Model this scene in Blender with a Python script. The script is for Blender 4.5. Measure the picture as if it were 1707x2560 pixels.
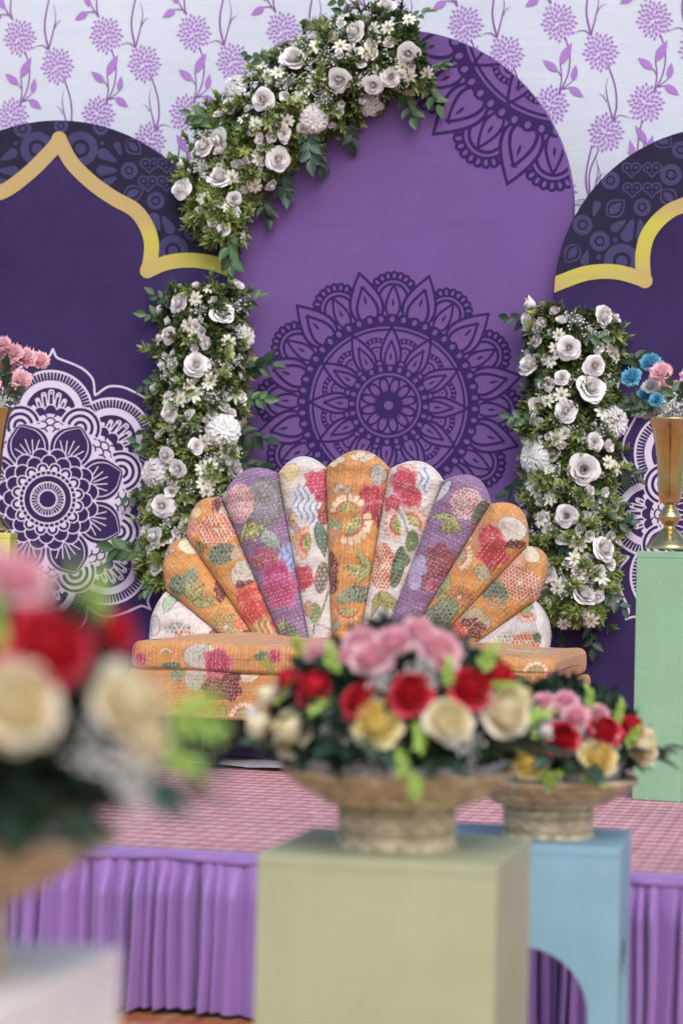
import bpy, bmesh, math, random
import numpy as np
from mathutils import Vector, Matrix, Quaternion
random.seed(7); rng = np.random.default_rng(7)
scene = bpy.context.scene
for o in list(bpy.data.objects): bpy.data.objects.remove(o)

# ---------------------------------------------------------------- camera, sky, sun, exposure
FPX = 6044.0                                   # 85 mm lens on a 36 mm tall frame, in pixels of the 1707x2560 photograph
YAW, PITCH, ROLL = math.radians(12.5), math.atan(81/6044), math.radians(1.25)
CAM = np.array([0.0, 0.0, 0.98])
FW = np.array([-math.sin(YAW)*math.cos(PITCH), math.cos(YAW)*math.cos(PITCH), math.sin(PITCH)])
R0 = np.array([math.cos(YAW), math.sin(YAW), 0.0]); U0 = np.cross(R0, FW)
RT = math.cos(ROLL)*R0 + math.sin(ROLL)*U0; UP = math.cos(ROLL)*U0 - math.sin(ROLL)*R0
cd = bpy.data.cameras.new('camera'); cam = bpy.data.objects.new('camera', cd); scene.collection.objects.link(cam)
cd.sensor_fit = 'VERTICAL'; cd.sensor_height = 36; cd.sensor_width = 24; cd.lens = 85
cd.clip_start = 0.05; cd.clip_end = 500
cd.dof.use_dof = True; cd.dof.focus_distance = 7.35; cd.dof.aperture_fstop = 3.2
cam.matrix_world = Matrix(((RT[0], UP[0], -FW[0], CAM[0]), (RT[1], UP[1], -FW[1], CAM[1]), (RT[2], UP[2], -FW[2], CAM[2]), (0, 0, 0, 1)))
scene.camera = cam
SUN_EL, SUN_AZ = math.radians(47), math.radians(154)      # azimuth clockwise from +Y: front right of the stage
world = bpy.data.worlds.new('World'); scene.world = world; world.use_nodes = True
wn = world.node_tree; wn.nodes.clear()
sky = wn.nodes.new('ShaderNodeTexSky'); sky.sky_type = 'NISHITA'; sky.sun_disc = False
sky.sun_elevation = SUN_EL; sky.sun_rotation = SUN_AZ; sky.air_density = 1.0; sky.dust_density = 3.0; sky.ozone_density = 1.0
bg = wn.nodes.new('ShaderNodeBackground'); bg.inputs['Strength'].default_value = 0.15
wo = wn.nodes.new('ShaderNodeOutputWorld'); wn.links.new(sky.outputs[0], bg.inputs[0]); wn.links.new(bg.outputs[0], wo.inputs[0])
sd = bpy.data.lights.new('sun', 'SUN'); sun = bpy.data.objects.new('sun', sd); scene.collection.objects.link(sun)
sd.energy = 0.92; sd.angle = math.radians(45); sd.color = (1.0, 0.97, 0.93)
sdir = Vector((math.sin(SUN_AZ)*math.cos(SUN_EL), math.cos(SUN_AZ)*math.cos(SUN_EL), math.sin(SUN_EL)))
sun.rotation_euler = sdir.to_track_quat('Z', 'Y').to_euler(); sun.location = (-6, -6, 9)
scene.render.engine = 'CYCLES'
scene.view_settings.view_transform = 'Standard'; scene.view_settings.look = 'None'
scene.view_settings.exposure = 0.50; scene.view_settings.gamma = 1.0; scene.view_settings.use_curve_mapping = False

# ---------------------------------------------------------------- helpers
def PY(u, v, Y):
    """point of the plane y = Y that the photograph shows at pixel (u, v); arrays welcome"""
    u = np.asarray(u, float); v = np.asarray(v, float); Y = np.asarray(Y, float)
    d = FW + ((u-853.5)/FPX)[..., None]*RT - ((v-1280)/FPX)[..., None]*UP
    return CAM + d*((Y-CAM[1])/d[..., 1])[..., None]
def PZ(u, v, Z):
    d = FW + (u-853.5)/FPX*RT - (v-1280)/FPX*UP
    return CAM + d*((Z-CAM[2])/d[2])
COL = scene.collection
WL = {}
def tag(o, label=None, cat=None, group=None, kind=None):
    if label: o['label'] = label
    if cat: o['category'] = cat
    if group: o['group'] = group
    if kind: o['kind'] = kind
    return o
def empty(name, loc, label, cat, group=None):
    o = bpy.data.objects.new(name, None); COL.objects.link(o); o.location = loc; o.empty_display_size = .1
    WL[o.name] = np.array(loc, float); return tag(o, label, cat, group)
def data_mesh(name, V, Fs, smooth=False, attrs=None, uv=None):
    me = bpy.data.meshes.new(name)
    V = np.asarray(V, np.float32)
    if isinstance(Fs, np.ndarray):
        n, k = Fs.shape
        me.vertices.add(len(V)); me.vertices.foreach_set('co', V.ravel())
        me.loops.add(n*k); me.loops.foreach_set('vertex_index', Fs.astype(np.int32).ravel())
        me.polygons.add(n); me.polygons.foreach_set('loop_start', np.arange(0, n*k, k, dtype=np.int32))
        me.update(calc_edges=True)
    else:
        me.from_pydata(V.tolist(), [], [list(map(int, f)) for f in Fs])
    if smooth: me.polygons.foreach_set('use_smooth', np.ones(len(me.polygons), bool))
    for nm, a in (attrs or {}).items():
        a = np.asarray(a, np.float32)
        if a.ndim == 1:
            at = me.attributes.new(nm, 'FLOAT', 'POINT'); at.data.foreach_set('value', a)
        else:
            at = me.attributes.new(nm, 'FLOAT_COLOR', 'POINT')
            at.data.foreach_set('color', np.concatenate([a, np.ones((len(a), 1), np.float32)], 1).ravel())
    if uv is not None:
        l = me.uv_layers.new(name='UVMap'); idx = np.empty(len(me.loops), np.int32); me.loops.foreach_get('vertex_index', idx)
        l.data.foreach_set('uv', np.asarray(uv, np.float32)[idx].ravel())
    me.validate(); return me
def obj(name, V, Fs, mat, parent=None, origin=None, smooth=False, attrs=None, uv=None):
    """mesh object from WORLD vertices"""
    V = np.asarray(V, float); pw = WL[parent.name] if parent else np.zeros(3)
    if origin is None: origin = pw if parent else np.array([*V[:, :2].mean(0), V[:, 2].min()])
    origin = np.array(origin, float)
    me = data_mesh(name, V-origin, Fs, smooth, attrs, uv); me.materials.append(mat)
    o = bpy.data.objects.new(name, me); COL.objects.link(o); o.parent = parent; o.location = origin-pw
    WL[o.name] = origin; return o
def inst(name, me, mat, parent, pos, nrm=(0, 0, 1), spin=0.0, scale=1.0, local=False):
    """object sharing a mesh; its local +Z looks along nrm"""
    o = bpy.data.objects.new(name, me); COL.objects.link(o)
    if mat:
        if not me.materials: me.materials.append(mat)
        o.material_slots[0].link = 'OBJECT'; o.material_slots[0].material = mat
    o.parent = parent
    q = Vector(nrm).normalized().to_track_quat('Z', 'Y') @ Quaternion((0, 0, 1), spin)
    p = Vector(pos) - (Vector(WL[parent.name]) if (parent and not local) else Vector())
    s = scale if hasattr(scale, '__len__') else (scale,)*3
    o.location = p; o.rotation_mode = 'QUATERNION'; o.rotation_quaternion = q; o.scale = s
    return o
def lin(c):
    c = np.asarray(c, float)/255.0
    return np.where(c <= .04045, c/12.92, ((c+.055)/1.055)**2.4)
class MB:                                       # collects pieces that belong to ONE mesh
    def __init__(s): s.v = []; s.f = []
    def add(s, V, Fs):
        n = len(s.v); s.v += [tuple(p) for p in V]; s.f += [[i+n for i in f] for f in Fs]
    def box(s, x0, x1, y0, y1, z0, z1):
        s.add([(x0,y0,z0),(x1,y0,z0),(x1,y1,z0),(x0,y1,z0),(x0,y0,z1),(x1,y0,z1),(x1,y1,z1),(x0,y1,z1)],
              [(0,3,2,1),(4,5,6,7),(0,1,5,4),(1,2,6,5),(2,3,7,6),(3,0,4,7)])
    def tube(s, pts, r, n=6, cap=True):
        pts = [Vector(p) for p in pts]; rs = r if hasattr(r, '__len__') else [r]*len(pts); rings = []
        for i, p in enumerate(pts):
            d = (pts[min(i+1, len(pts)-1)]-pts[max(i-1, 0)]).normalized()
            a = d.orthogonal().normalized() if i == 0 else (a - d*a.dot(d)).normalized()
            b = d.cross(a); rings.append([p+(a*math.cos(2*math.pi*k/n)+b*math.sin(2*math.pi*k/n))*rs[i] for k in range(n)])
        V = [q for ring in rings for q in ring]
        F = [(i*n+k, i*n+(k+1) % n, (i+1)*n+(k+1) % n, (i+1)*n+k) for i in range(len(pts)-1) for k in range(n)]
        if cap: F += [tuple(range(n))[::-1], tuple(range((len(pts)-1)*n, len(pts)*n))]
        s.add(V, F)
    def lathe(s, prof, n=40, c=(0, 0, 0)):
        V = [(c[0]+r*math.cos(2*math.pi*k/n), c[1]+r*math.sin(2*math.pi*k/n), c[2]+z) for r, z in prof for k in range(n)]
        F = [(i*n+k, i*n+(k+1) % n, (i+1)*n+(k+1) % n, (i+1)*n+k) for i in range(len(prof)-1) for k in range(n)]
        s.add(V, F)
def grid_faces(ny, nx, wrap=False):
    i, j = np.meshgrid(np.arange(ny-1), np.arange(nx if wrap else nx-1), indexing='ij'); j2 = (j+1) % nx
    return np.stack([i*nx+j, i*nx+j2, (i+1)*nx+j2, (i+1)*nx+j], -1).reshape(-1, 4)

# ---------------------------------------------------------------- materials
def nodemat(name):
    m = bpy.data.materials.new(name); m.use_nodes = True; nt = m.node_tree
    return m, nt, nt.nodes['Principled BSDF']
def N(nt, typ, **kw):
    n = nt.nodes.new(typ)
    for k, v in kw.items():
        if k in n.inputs: n.inputs[k].default_value = v
        else: setattr(n, k, v)
    return n
def ramp(nt, fac, stops):
    r = N(nt, 'ShaderNodeValToRGB'); e = r.color_ramp.elements
    while len(e) < len(stops): e.new(.5)
    for i, (p, c) in enumerate(stops): e[i].position = p; e[i].color = (*c, 1)
    nt.links.new(fac, r.inputs[0]); return r.outputs[0]
def noise(nt, scale, detail=4, coord='Object', rough=.6, dist=0, map_scale=None):
    tc = N(nt, 'ShaderNodeTexCoord'); n = N(nt, 'ShaderNodeTexNoise'); n.inputs['Scale'].default_value = scale
    n.inputs['Detail'].default_value = detail; n.inputs['Roughness'].default_value = rough; n.inputs['Distortion'].default_value = dist
    if map_scale:
        mp = N(nt, 'ShaderNodeMapping'); mp.inputs['Scale'].default_value = map_scale
        nt.links.new(tc.outputs[coord], mp.inputs[0]); nt.links.new(mp.outputs[0], n.inputs['Vector'])
    else: nt.links.new(tc.outputs[coord], n.inputs['Vector'])
    return n.outputs['Fac']
def bump(nt, bsdf, h, strength=.3, dist=.002):
    b = N(nt, 'ShaderNodeBump'); b.inputs['Strength'].default_value = strength; b.inputs['Distance'].default_value = dist
    nt.links.new(h, b.inputs['Height']); nt.links.new(b.outputs[0], bsdf.inputs['Normal']); return b
def cloth(name, c, var=.12, rough=.85, weave=900, wr=.25, big=2.5, sheen=.1, wrinkle=None):
    m, nt, b = nodemat(name); c = np.asarray(c, float)
    n = noise(nt, big, 5)
    nt.links.new(ramp(nt, n, [(.3, c*(1-var)), (.7, np.minimum(c*(1+var), 1))]), b.inputs['Base Color'])
    b.inputs['Roughness'].default_value = rough; b.inputs['Sheen Weight'].default_value = sheen if sheen > .2 else 0; b.inputs['Specular IOR Level'].default_value = .12 if rough > .6 else .4
    h = noise(nt, weave, 2)
    if wrinkle:
        w = noise(nt, wrinkle[0], 4, map_scale=wrinkle[1])
        a = N(nt, 'ShaderNodeMath', operation='MULTIPLY_ADD'); nt.links.new(w, a.inputs[0]); a.inputs[1].default_value = wrinkle[2]; nt.links.new(h, a.inputs[2]); h = a.outputs[0]
    bump(nt, b, h, wr if not wrinkle else .45, .0015 if not wrinkle else .007); return m
def plain(name, c, rough=.6, var=.1, scale=30, bmp=.15, spec=.5, metallic=0.0):
    m, nt, b = nodemat(name); c = np.asarray(c, float); n = noise(nt, scale, 4)
    nt.links.new(ramp(nt, n, [(.3, c*(1-var)), (.7, np.minimum(c*(1+var), 1))]), b.inputs['Base Color'])
    b.inputs['Roughness'].default_value = rough; b.inputs['Specular IOR Level'].default_value = spec; b.inputs['Metallic'].default_value = metallic
    bump(nt, b, n, bmp, .002); return m
def attrmat(name, attr, rough=.7, transl=.0, stitch=False, spec=.3, hue=True):
    """colour carried by the mesh (dyed cloth, leaves)"""
    m, nt, b = nodemat(name); a = N(nt, 'ShaderNodeAttribute', attribute_name=attr)
    n = noise(nt, 60, 4); mx = N(nt, 'ShaderNodeMix', data_type='RGBA', blend_type='MULTIPLY'); mx.inputs['Factor'].default_value = 1
    nt.links.new(a.outputs['Color'], mx.inputs['A']); nt.links.new(ramp(nt, n, [(.3, (.82,)*3), (.7, (1.12,)*3)]), mx.inputs['B'])
    col = mx.outputs['Result']; b.inputs['Roughness'].default_value = rough; b.inputs['Specular IOR Level'].default_value = spec
    if stitch:                                  # rows of running stitch, in millimetres of cloth
        uv = N(nt, 'ShaderNodeUVMap'); sp = N(nt, 'ShaderNodeSeparateXYZ'); nz = N(nt, 'ShaderNodeTexNoise'); nz.inputs['Scale'].default_value = .05
        nt.links.new(uv.outputs[0], nz.inputs['Vector'])
        ad = N(nt, 'ShaderNodeVectorMath', operation='MULTIPLY_ADD'); nt.links.new(nz.outputs['Color'], ad.inputs[0]); ad.inputs[1].default_value = (14, 8, 0); nt.links.new(uv.outputs[0], ad.inputs[2])
        nt.links.new(ad.outputs[0], sp.inputs[0])
        def M(op, x, y=None):
            q = N(nt, 'ShaderNodeMath', operation=op)
            for i, z in enumerate((x, y)):
                if z is None: continue
                if isinstance(z, (int, float)): q.inputs[i].default_value = z
                else: nt.links.new(z, q.inputs[i])
            return q.outputs[0]
        row = M('DIVIDE', sp.outputs['Y'], 10.0); fr = M('FRACT', row); fl = M('FLOOR', row)
        wn_ = N(nt, 'ShaderNodeTexWhiteNoise', noise_dimensions='1D'); nt.links.new(fl, wn_.inputs['W'])
        al = M('FRACT', M('ADD', M('DIVIDE', sp.outputs['X'], 10.5), M('MULTIPLY', wn_.outputs['Value'], 7.0)))
        mask = M('MULTIPLY', M('LESS_THAN', fr, .13), M('LESS_THAN', al, .55))
        vis = M('GREATER_THAN', wn_.outputs['Value'], .3); mask = M('MULTIPLY', mask, vis)
        m2 = N(nt, 'ShaderNodeMix', data_type='RGBA'); nt.links.new(M('MULTIPLY', mask, .5), m2.inputs['Factor'])
        nt.links.new(col, m2.inputs['A']); m2.inputs['B'].default_value = (.78, .70, .66, 1); col = m2.outputs['Result']
        puck = M('ABSOLUTE', M('SUBTRACT', fr, .5)); h = M('ADD', M('MULTIPLY', puck, -1.0), M('MULTIPLY', mask, .4))
        h = M('ADD', h, M('MULTIPLY', noise(nt, 90, 3), .9)); bump(nt, b, h, .42, .003)
        b.inputs['Sheen Weight'].default_value = .15
    nt.links.new(col, b.inputs['Base Color'])
    if transl:
        tr = N(nt, 'ShaderNodeBsdfTranslucent'); nt.links.new(col, tr.inputs[0]); ms = N(nt, 'ShaderNodeMixShader'); ms.inputs[0].default_value = transl
        nt.links.new(b.outputs[0], ms.inputs[1]); nt.links.new(tr.outputs[0], ms.inputs[2]); nt.links.new(ms.outputs[0], nt.nodes['Material Output'].inputs[0])
    return m
def petalmat(name, inner, outer, edge=None, rough=.7, transl=.18):
    """artificial petal: cf runs from the heart (0) to the rim (1) of the flower"""
    m, nt, b = nodemat(name); a = N(nt, 'ShaderNodeAttribute', attribute_name='cf')
    st = [(.0, inner), (.55, outer)] + ([(.97, edge)] if edge is not None else [])
    c = ramp(nt, a.outputs['Fac'], st); n = noise(nt, 25, 4, 'Object')
    oi = N(nt, 'ShaderNodeObjectInfo'); rv = ramp(nt, oi.outputs['Random'], [(0, (.93, .91, .92)), (1, (1.0, 1.0, 1.0))])
    for o_ in (ramp(nt, n, [(.3, (.93,)*3), (.7, (1.03,)*3)]), rv):
        mx = N(nt, 'ShaderNodeMix', data_type='RGBA', blend_type='MULTIPLY'); mx.inputs['Factor'].default_value = 1
        nt.links.new(c, mx.inputs['A']); nt.links.new(o_, mx.inputs['B']); c = mx.outputs['Result']
    nt.links.new(c, b.inputs['Base Color']); b.inputs['Roughness'].default_value = rough; b.inputs['Specular IOR Level'].default_value = .25
    tr = N(nt, 'ShaderNodeBsdfTranslucent'); nt.links.new(c, tr.inputs[0]); ms = N(nt, 'ShaderNodeMixShader'); ms.inputs[0].default_value = transl
    nt.links.new(b.outputs[0], ms.inputs[1]); nt.links.new(tr.outputs[0], ms.inputs[2]); nt.links.new(ms.outputs[0], nt.nodes['Material Output'].inputs[0])
    return m

M = {}
M['white_cloth'] = cloth('white_cloth', (.63, .68, .77), .04, .8, 500, .15, 1.5, wrinkle=(1.2, (1, 1, 6), 2.5))
M['seam'] = cloth('seam', (.42, .46, .56), .05)
M['print_lilac'] = cloth('print_lilac', (.38, .20, .54), .08, .85, 500, .15)
M['print_violet'] = cloth('print_violet', (.24, .10, .34), .08, .85, 500, .15)
M['panel_purple'] = cloth('panel_purple', (.165, .092, .285), .09, .8, 700, .2, 1.3, wrinkle=(.8, (.7, 1, 4.5), 4.0))
M['panel_dark'] = cloth('panel_dark', (.043, .027, .102), .26, .8, 700, .2, 1.6, wrinkle=(.8, (.7, 1, 4.5), 4.0))
M['print_indigo'] = cloth('print_indigo', (.038, .019, .098), .08, .85, 700, .2)
M['print_night'] = cloth('print_night', (.023, .020, .045), .10, .85, 700, .2)
M['print_slate'] = cloth('print_slate', (.058, .053, .135), .12, .85, 700, .2, 8)
M['print_white'] = cloth('print_white', (.62, .56, .70), .05, .85, 700, .15)
m, nt, b = nodemat('print_gold'); M['print_gold'] = m      # the print itself fades from bronze to lime gold
at_ = N(nt, 'ShaderNodeAttribute', attribute_name='gold')
nt.links.new(ramp(nt, at_.outputs['Fac'], [(0, (.46, .34, .14)), (1, (.50, .46, .07))]), b.inputs['Base Color']); b.inputs['Roughness'].default_value = .8
bump(nt, b, noise(nt, 700, 2), .2, .0015)
M['leaf'] = attrmat('leaf', 'col', .5, .2)
M['kantha'] = attrmat('kantha', 'col', .85, 0, True, .2)
M['stem'] = plain('stem', (.10, .15, .05), .6)
M['leaf_green'] = plain('leaf_green', (.055, .12, .045), .45, .3, 14)
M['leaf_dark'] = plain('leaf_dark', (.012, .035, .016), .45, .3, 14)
M['leaf_blue'] = plain('leaf_blue', (.035, .085, .06), .5, .3, 14)
M['leaf_lime'] = plain('leaf_lime', (.26, .42, .07), .5, .25, 14)
W1, W2 = (.62, .58, .58), (.80, .77, .80)
M['rose_white'] = petalmat('rose_white', (.90, .87, .84), (.95, .94, .95), None, .7, .10)
M['mum_white'] = petalmat('mum_white', (.74, .72, .66), (.88, .88, .88))
M['daisy'] = petalmat('daisy', (.62, .56, .30), (.84, .85, .74))
M['gyp'] = petalmat('gyp', (.8, .82, .8), (.8, .82, .8))
M['rose_red'] = petalmat('rose_red', (.45, .010, .02), (.66, .022, .045), (.74, .09, .15))
M['rose_cream'] = petalmat('rose_cream', (.96, .86, .48), (.96, .91, .68), (.96, .94, .86), .7, .3)
M['rose_yellow'] = petalmat('rose_yellow', (.96, .78, .22), (.96, .86, .40), (.96, .90, .62), .7, .3)
M['carn_pink'] = petalmat('carn_pink', (.92, .48, .56), (.95, .60, .67), (.95, .72, .78), .7, .3)
M['carn_coral'] = petalmat('carn_coral', (.95, .66, .70), (.95, .70, .75), (.93, .42, .50))
M['carn_blue'] = petalmat('carn_blue', (.14, .48, .64), (.20, .60, .78), (.30, .70, .84), .7, .3)
M['carn_white'] = petalmat('carn_white', (.75, .75, .75), (.85, .85, .86))
M['wicker'] = plain('wicker', (.58, .49, .33), .6, .35, 40, .4)
M['wicker_dark'] = plain('wicker_dark', (.42, .34, .22), .7, .3, 40, .4)
M['liner'] = cloth('liner', (.62, .62, .70), .05, .6, 300, .1)
m, nt, b = nodemat('brass'); M['brass'] = m
b.inputs['Metallic'].default_value = 1; b.inputs['Roughness'].default_value = .13
nt.links.new(ramp(nt, noise(nt, 9, 4), [(.3, (.52, .40, .17)), (.7, (.66, .53, .26))]), b.inputs['Base Color'])
def paint(name, c, chips=(.55, .5, .45)):
    m, nt, b = nodemat(name); c = np.asarray(c, float)
    a = ramp(nt, noise(nt, 3, 5), [(.3, c*.93), (.7, np.minimum(c*1.06, 1))])
    sc = ramp(nt, noise(nt, 38, 3, dist=.5), [(.71, (0, 0, 0)), (.73, (1, 1, 1))]); st_ = ramp(nt, noise(nt, 9, 6, map_scale=(1, 1, .6), rough=.7), [(.35, (.86, .85, .82)), (.62, (1.04,)*3)])
    m0 = N(nt, 'ShaderNodeMix', data_type='RGBA', blend_type='MULTIPLY'); m0.inputs['Factor'].default_value = .6; nt.links.new(a, m0.inputs['A']); nt.links.new(st_, m0.inputs['B']); a = m0.outputs['Result']
    mx = N(nt, 'ShaderNodeMix', data_type='RGBA'); nt.links.new(sc, mx.inputs['Factor']); nt.links.new(a, mx.inputs['A']); mx.inputs['B'].default_value = (*chips, 1)
    nt.links.new(mx.outputs['Result'], b.inputs['Base Color']); b.inputs['Roughness'].default_value = .55
    bump(nt, b, noise(nt, 120, 3), .12, .001); return m
M['paint_olive'] = paint('paint_olive', (.385, .42, .265)); M['paint_blue'] = paint('paint_blue', (.225, .41, .53))
M['paint_green'] = paint('paint_green', (.26, .47, .29)); M['paint_lime'] = paint('paint_lime', (.55, .56, .10)); M['paint_grey'] = paint('paint_grey', (.86, .83, .82))
M['satin'] = cloth('satin', (.275, .148, .435), .06, .55, 260, .08, 3, .3)
M['satin_band'] = cloth('satin_band', (.25, .135, .40), .05, .5, 260, .08, 3, .3)
M['sofa_skirt'] = cloth('sofa_skirt', (.022, .014, .05), .3, .8, 260, .2, 9)
M['wood_dark'] = plain('wood_dark', (.03, .03, .022), .6)
M['plastic'] = plain('plastic', (.55, .55, .62), .3)
# carpets: woven stripes crossing bands of little lozenges
def carpet(name, ground, stripe, speck, p, q):
    m, nt, b = nodemat(name); tc = N(nt, 'ShaderNodeTexCoord'); sp = N(nt, 'ShaderNodeSeparateXYZ')
    nz = N(nt, 'ShaderNodeTexNoise'); nz.inputs['Scale'].default_value = 30; nt.links.new(tc.outputs['Object'], nz.inputs['Vector'])
    ad = N(nt, 'ShaderNodeVectorMath', operation='MULTIPLY_ADD'); nt.links.new(nz.outputs['Color'], ad.inputs[0]); ad.inputs[1].default_value = (.012, .022, 0); nt.links.new(tc.outputs['Object'], ad.inputs[2]); nt.links.new(ad.outputs[0], sp.inputs[0])
    def MM(op, x, y=None):
        n_ = N(nt, 'ShaderNodeMath', operation=op)
        for i, z in enumerate((x, y)):
            if z is None: continue
            if isinstance(z, (int, float)): n_.inputs[i].default_value = z
            else: nt.links.new(z, n_.inputs[i])
        return n_.outputs[0]
    sy = MM('SINE', MM('MULTIPLY', sp.outputs['Y'], 2*math.pi/p)); sx = MM('SINE', MM('MULTIPLY', sp.outputs['X'], 2*math.pi/q))
    sx2 = MM('SINE', MM('MULTIPLY', sp.outputs['X'], 2*math.pi/(q*.37)))
    f = MM('ADD', MM('ADD', MM('MULTIPLY', sy, .42), MM('MULTIPLY', MM('MULTIPLY', sx, sx2), .22)), MM('SUBTRACT', MM('MULTIPLY', noise(nt, 34, 6, map_scale=(.55, 1.5, 1), rough=.75), 2.6), .8))
    c = ramp(nt, MM('MULTIPLY', MM('ADD', f, .7), .42), [(.22, stripe), (.48, ground), (.78, speck)])
    big = ramp(nt, noise(nt, 1.7, 4), [(.3, (.85,)*3), (.7, (1.1,)*3)])
    mx = N(nt, 'ShaderNodeMix', data_type='RGBA', blend_type='MULTIPLY'); mx.inputs['Factor'].default_value = 1; nt.links.new(c, mx.inputs['A']); nt.links.new(big, mx.inputs['B'])
    nt.links.new(mx.outputs['Result'], b.inputs['Base Color']); b.inputs['Roughness'].default_value = .95
    bump(nt, b, noise(nt, 400, 3), .6, .003); return m
M['carpet'] = carpet('carpet', (.45, .205, .235), (.33, .055, .11), (.66, .50, .51), .074, .068)
M['floor_carpet'] = carpet('floor_carpet', (.42, .17, .07), (.33, .05, .03), (.55, .42, .24), .21, .17)
M['earth'] = plain('earth', (.33, .31, .28), .9, .3, 3)

# ---------------------------------------------------------------- setting
ZS = 0.33; YF = 4.84                                           # stage top, stage front
def sheet(name, x0, x1, y0, y1, z, mat):
    return tag(obj(name, [(x0,y0,z),(x1,y0,z),(x1,y1,z),(x0,y1,z)], [(0,1,2,3)], mat, origin=(0, 0, z)), kind='structure')
sheet('ground', -80, 80, -80, 80, -.004, M['earth'])
sheet('floor_carpet', -9, 7, -5, YF+.3, 0, M['floor_carpet'])
mb = MB(); mb.box(-5.2, 2.2, YF+.02, 9.3, 0, ZS-.004); tag(obj('stage', mb.v, mb.f, M['wood_dark']), kind='structure')
mb = MB(); mb.box(-5.2, 2.2, YF+.005, 9.3, ZS-.0035, ZS); tag(obj('stage_carpet', mb.v, mb.f, M['carpet'], origin=(0, 0, ZS)), kind='structure')

# ---------------------------------------------------------------- flat print: distance fields turned into thin sheets
class Field:
    def __init__(s, x0, y0, x1, y1, step):
        s.x0, s.y0, s.step = x0, y0, step
        s.X, s.Y = np.meshgrid(np.arange(x0, x1+step, step), np.arange(y0, y1+step, step)); s.f = np.full(s.X.shape, -1e3)
    def add(s, d): s.f = np.maximum(s.f, d); return s
    def cut(s, d): s.f = np.minimum(s.f, -d); return s
    def clip(s, d): s.f = np.minimum(s.f, d); return s
    def mesh(s):
        f = np.clip(s.f, -50, 50); f = np.where(np.abs(f) < 1e-6, 1e-6, f); ins = f > 0; st = s.step
        code = ins[:-1, :-1]*1 + ins[:-1, 1:]*2 + ins[1:, 1:]*4 + ins[1:, :-1]*8
        V = []; Fs = []; nv = 0
        full = code == 15
        for i in range(full.shape[0]):
            r = full[i].astype(np.int8); d = np.diff(np.concatenate([[0], r, [0]])); a = np.where(d == 1)[0]; e = np.where(d == -1)[0]
            if len(a) == 0: continue
            ya = s.y0+i*st; xa = s.x0+a*st; xe = s.x0+e*st
            q = np.stack([np.stack([xa, np.full(len(a), ya)], -1), np.stack([xe, np.full(len(a), ya)], -1), np.stack([xe, np.full(len(a), ya+st)], -1), np.stack([xa, np.full(len(a), ya+st)], -1)], 1)
            V.append(q.reshape(-1, 2)); Fs += (np.arange(len(a)*4).reshape(-1, 4)+nv).tolist(); nv += len(a)*4
        corner = [(0, 0), (0, 1), (1, 1), (1, 0)]
        for c in range(1, 15):
            I, J = np.where(code == c)
            if len(I) == 0: continue
            poly = []
            for k in range(4):
                a = corner[k]; b_ = corner[(k+1) % 4]; ia = bool(c & (1 << k)); ib = bool(c & (1 << ((k+1) % 4)))
                if ia: poly.append(np.stack([s.x0+(J+a[1])*st, s.y0+(I+a[0])*st], -1))
                if ia != ib:
                    fa = f[I+a[0], J+a[1]]; fb = f[I+b_[0], J+b_[1]]; t = fa/(fa-fb)
                    poly.append(np.stack([s.x0+(J+a[1]+(b_[1]-a[1])*t)*st, s.y0+(I+a[0]+(b_[0]-a[0])*t)*st], -1))
            q = np.stack(poly, 1); k = q.shape[1]
            V.append(q.reshape(-1, 2)); Fs += (np.arange(len(I)*k).reshape(-1, k)+nv).tolist(); nv += len(I)*k
        return (np.concatenate(V), Fs) if V else (np.zeros((0, 2)), [])
def seg(X, Y, a, b_):
    dx, dy = b_[0]-a[0], b_[1]-a[1]; L = dx*dx+dy*dy+1e-9; t = np.clip(((X-a[0])*dx+(Y-a[1])*dy)/L, 0, 1)
    return np.hypot(X-a[0]-t*dx, Y-a[1]-t*dy)
def pline(X, Y, pts, w):
    d = np.full(X.shape, 1e9)
    for a, b_ in zip(pts[:-1], pts[1:]): d = np.minimum(d, seg(X, Y, a, b_))
    return w/2-d
def disc(X, Y, cx, cy, r): return r-np.hypot(X-cx, Y-cy)
def ell(X, Y, cx, cy, rx, ry, rot=0):
    c, s_ = math.cos(rot), math.sin(rot); x = (X-cx)*c+(Y-cy)*s_; y = -(X-cx)*s_+(Y-cy)*c
    return (1-np.hypot(x/rx, y/ry))*min(rx, ry)
def ring(X, Y, cx, cy, r, w): return w/2-np.abs(np.hypot(X-cx, Y-cy)-r)
def leafd(a, b_, a0, a1, w, k=.75):
    """pointed leaf along a from a0 to a1, half width w: >0 inside"""
    t = np.clip((a-a0)/(a1-a0), 0, 1); half = w*np.sin(np.pi*t**k)**.9*(1-.15*t)
    return np.where((a > a0) & (a < a1), half-np.abs(b_), -np.hypot(np.maximum(a0-a, a-a1), 0)-np.abs(b_)*.3)
def smooth_path(pts, n=8):
    P = [np.array(p, float) for p in pts]; P = [2*P[0]-P[1]]+P+[2*P[-1]-P[-2]]; out = []
    for i in range(1, len(P)-2):
        for k in range(n):
            t = k/n; out.append(.5*((2*P[i])+(-P[i-1]+P[i+1])*t+(2*P[i-1]-5*P[i]+4*P[i+1]-P[i+2])*t*t+(-P[i-1]+3*P[i]-3*P[i+1]+P[i+2])*t**3))
    out.append(P[-2]); return out
def printed(name, fld, Y, mat, parent, label=None, attr=None):
    V, Fs = fld.mesh(); W = PY(V[:, 0], V[:, 1], Y)
    o = obj(name, W, [f[::-1] for f in Fs], mat, parent, attrs={'gold': attr(V)} if attr else None)
    if label: o['label'] = label
    return o
def fold(X, Y, cx, cy, n, ax):
    r = np.hypot(X-cx, Y-cy); th = np.arctan2(-(Y-cy), X-cx)-ax; p = 2*np.pi/n
    ph = (th+p/2) % p-p/2; return r, r*np.cos(ph), r*np.sin(ph)
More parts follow.
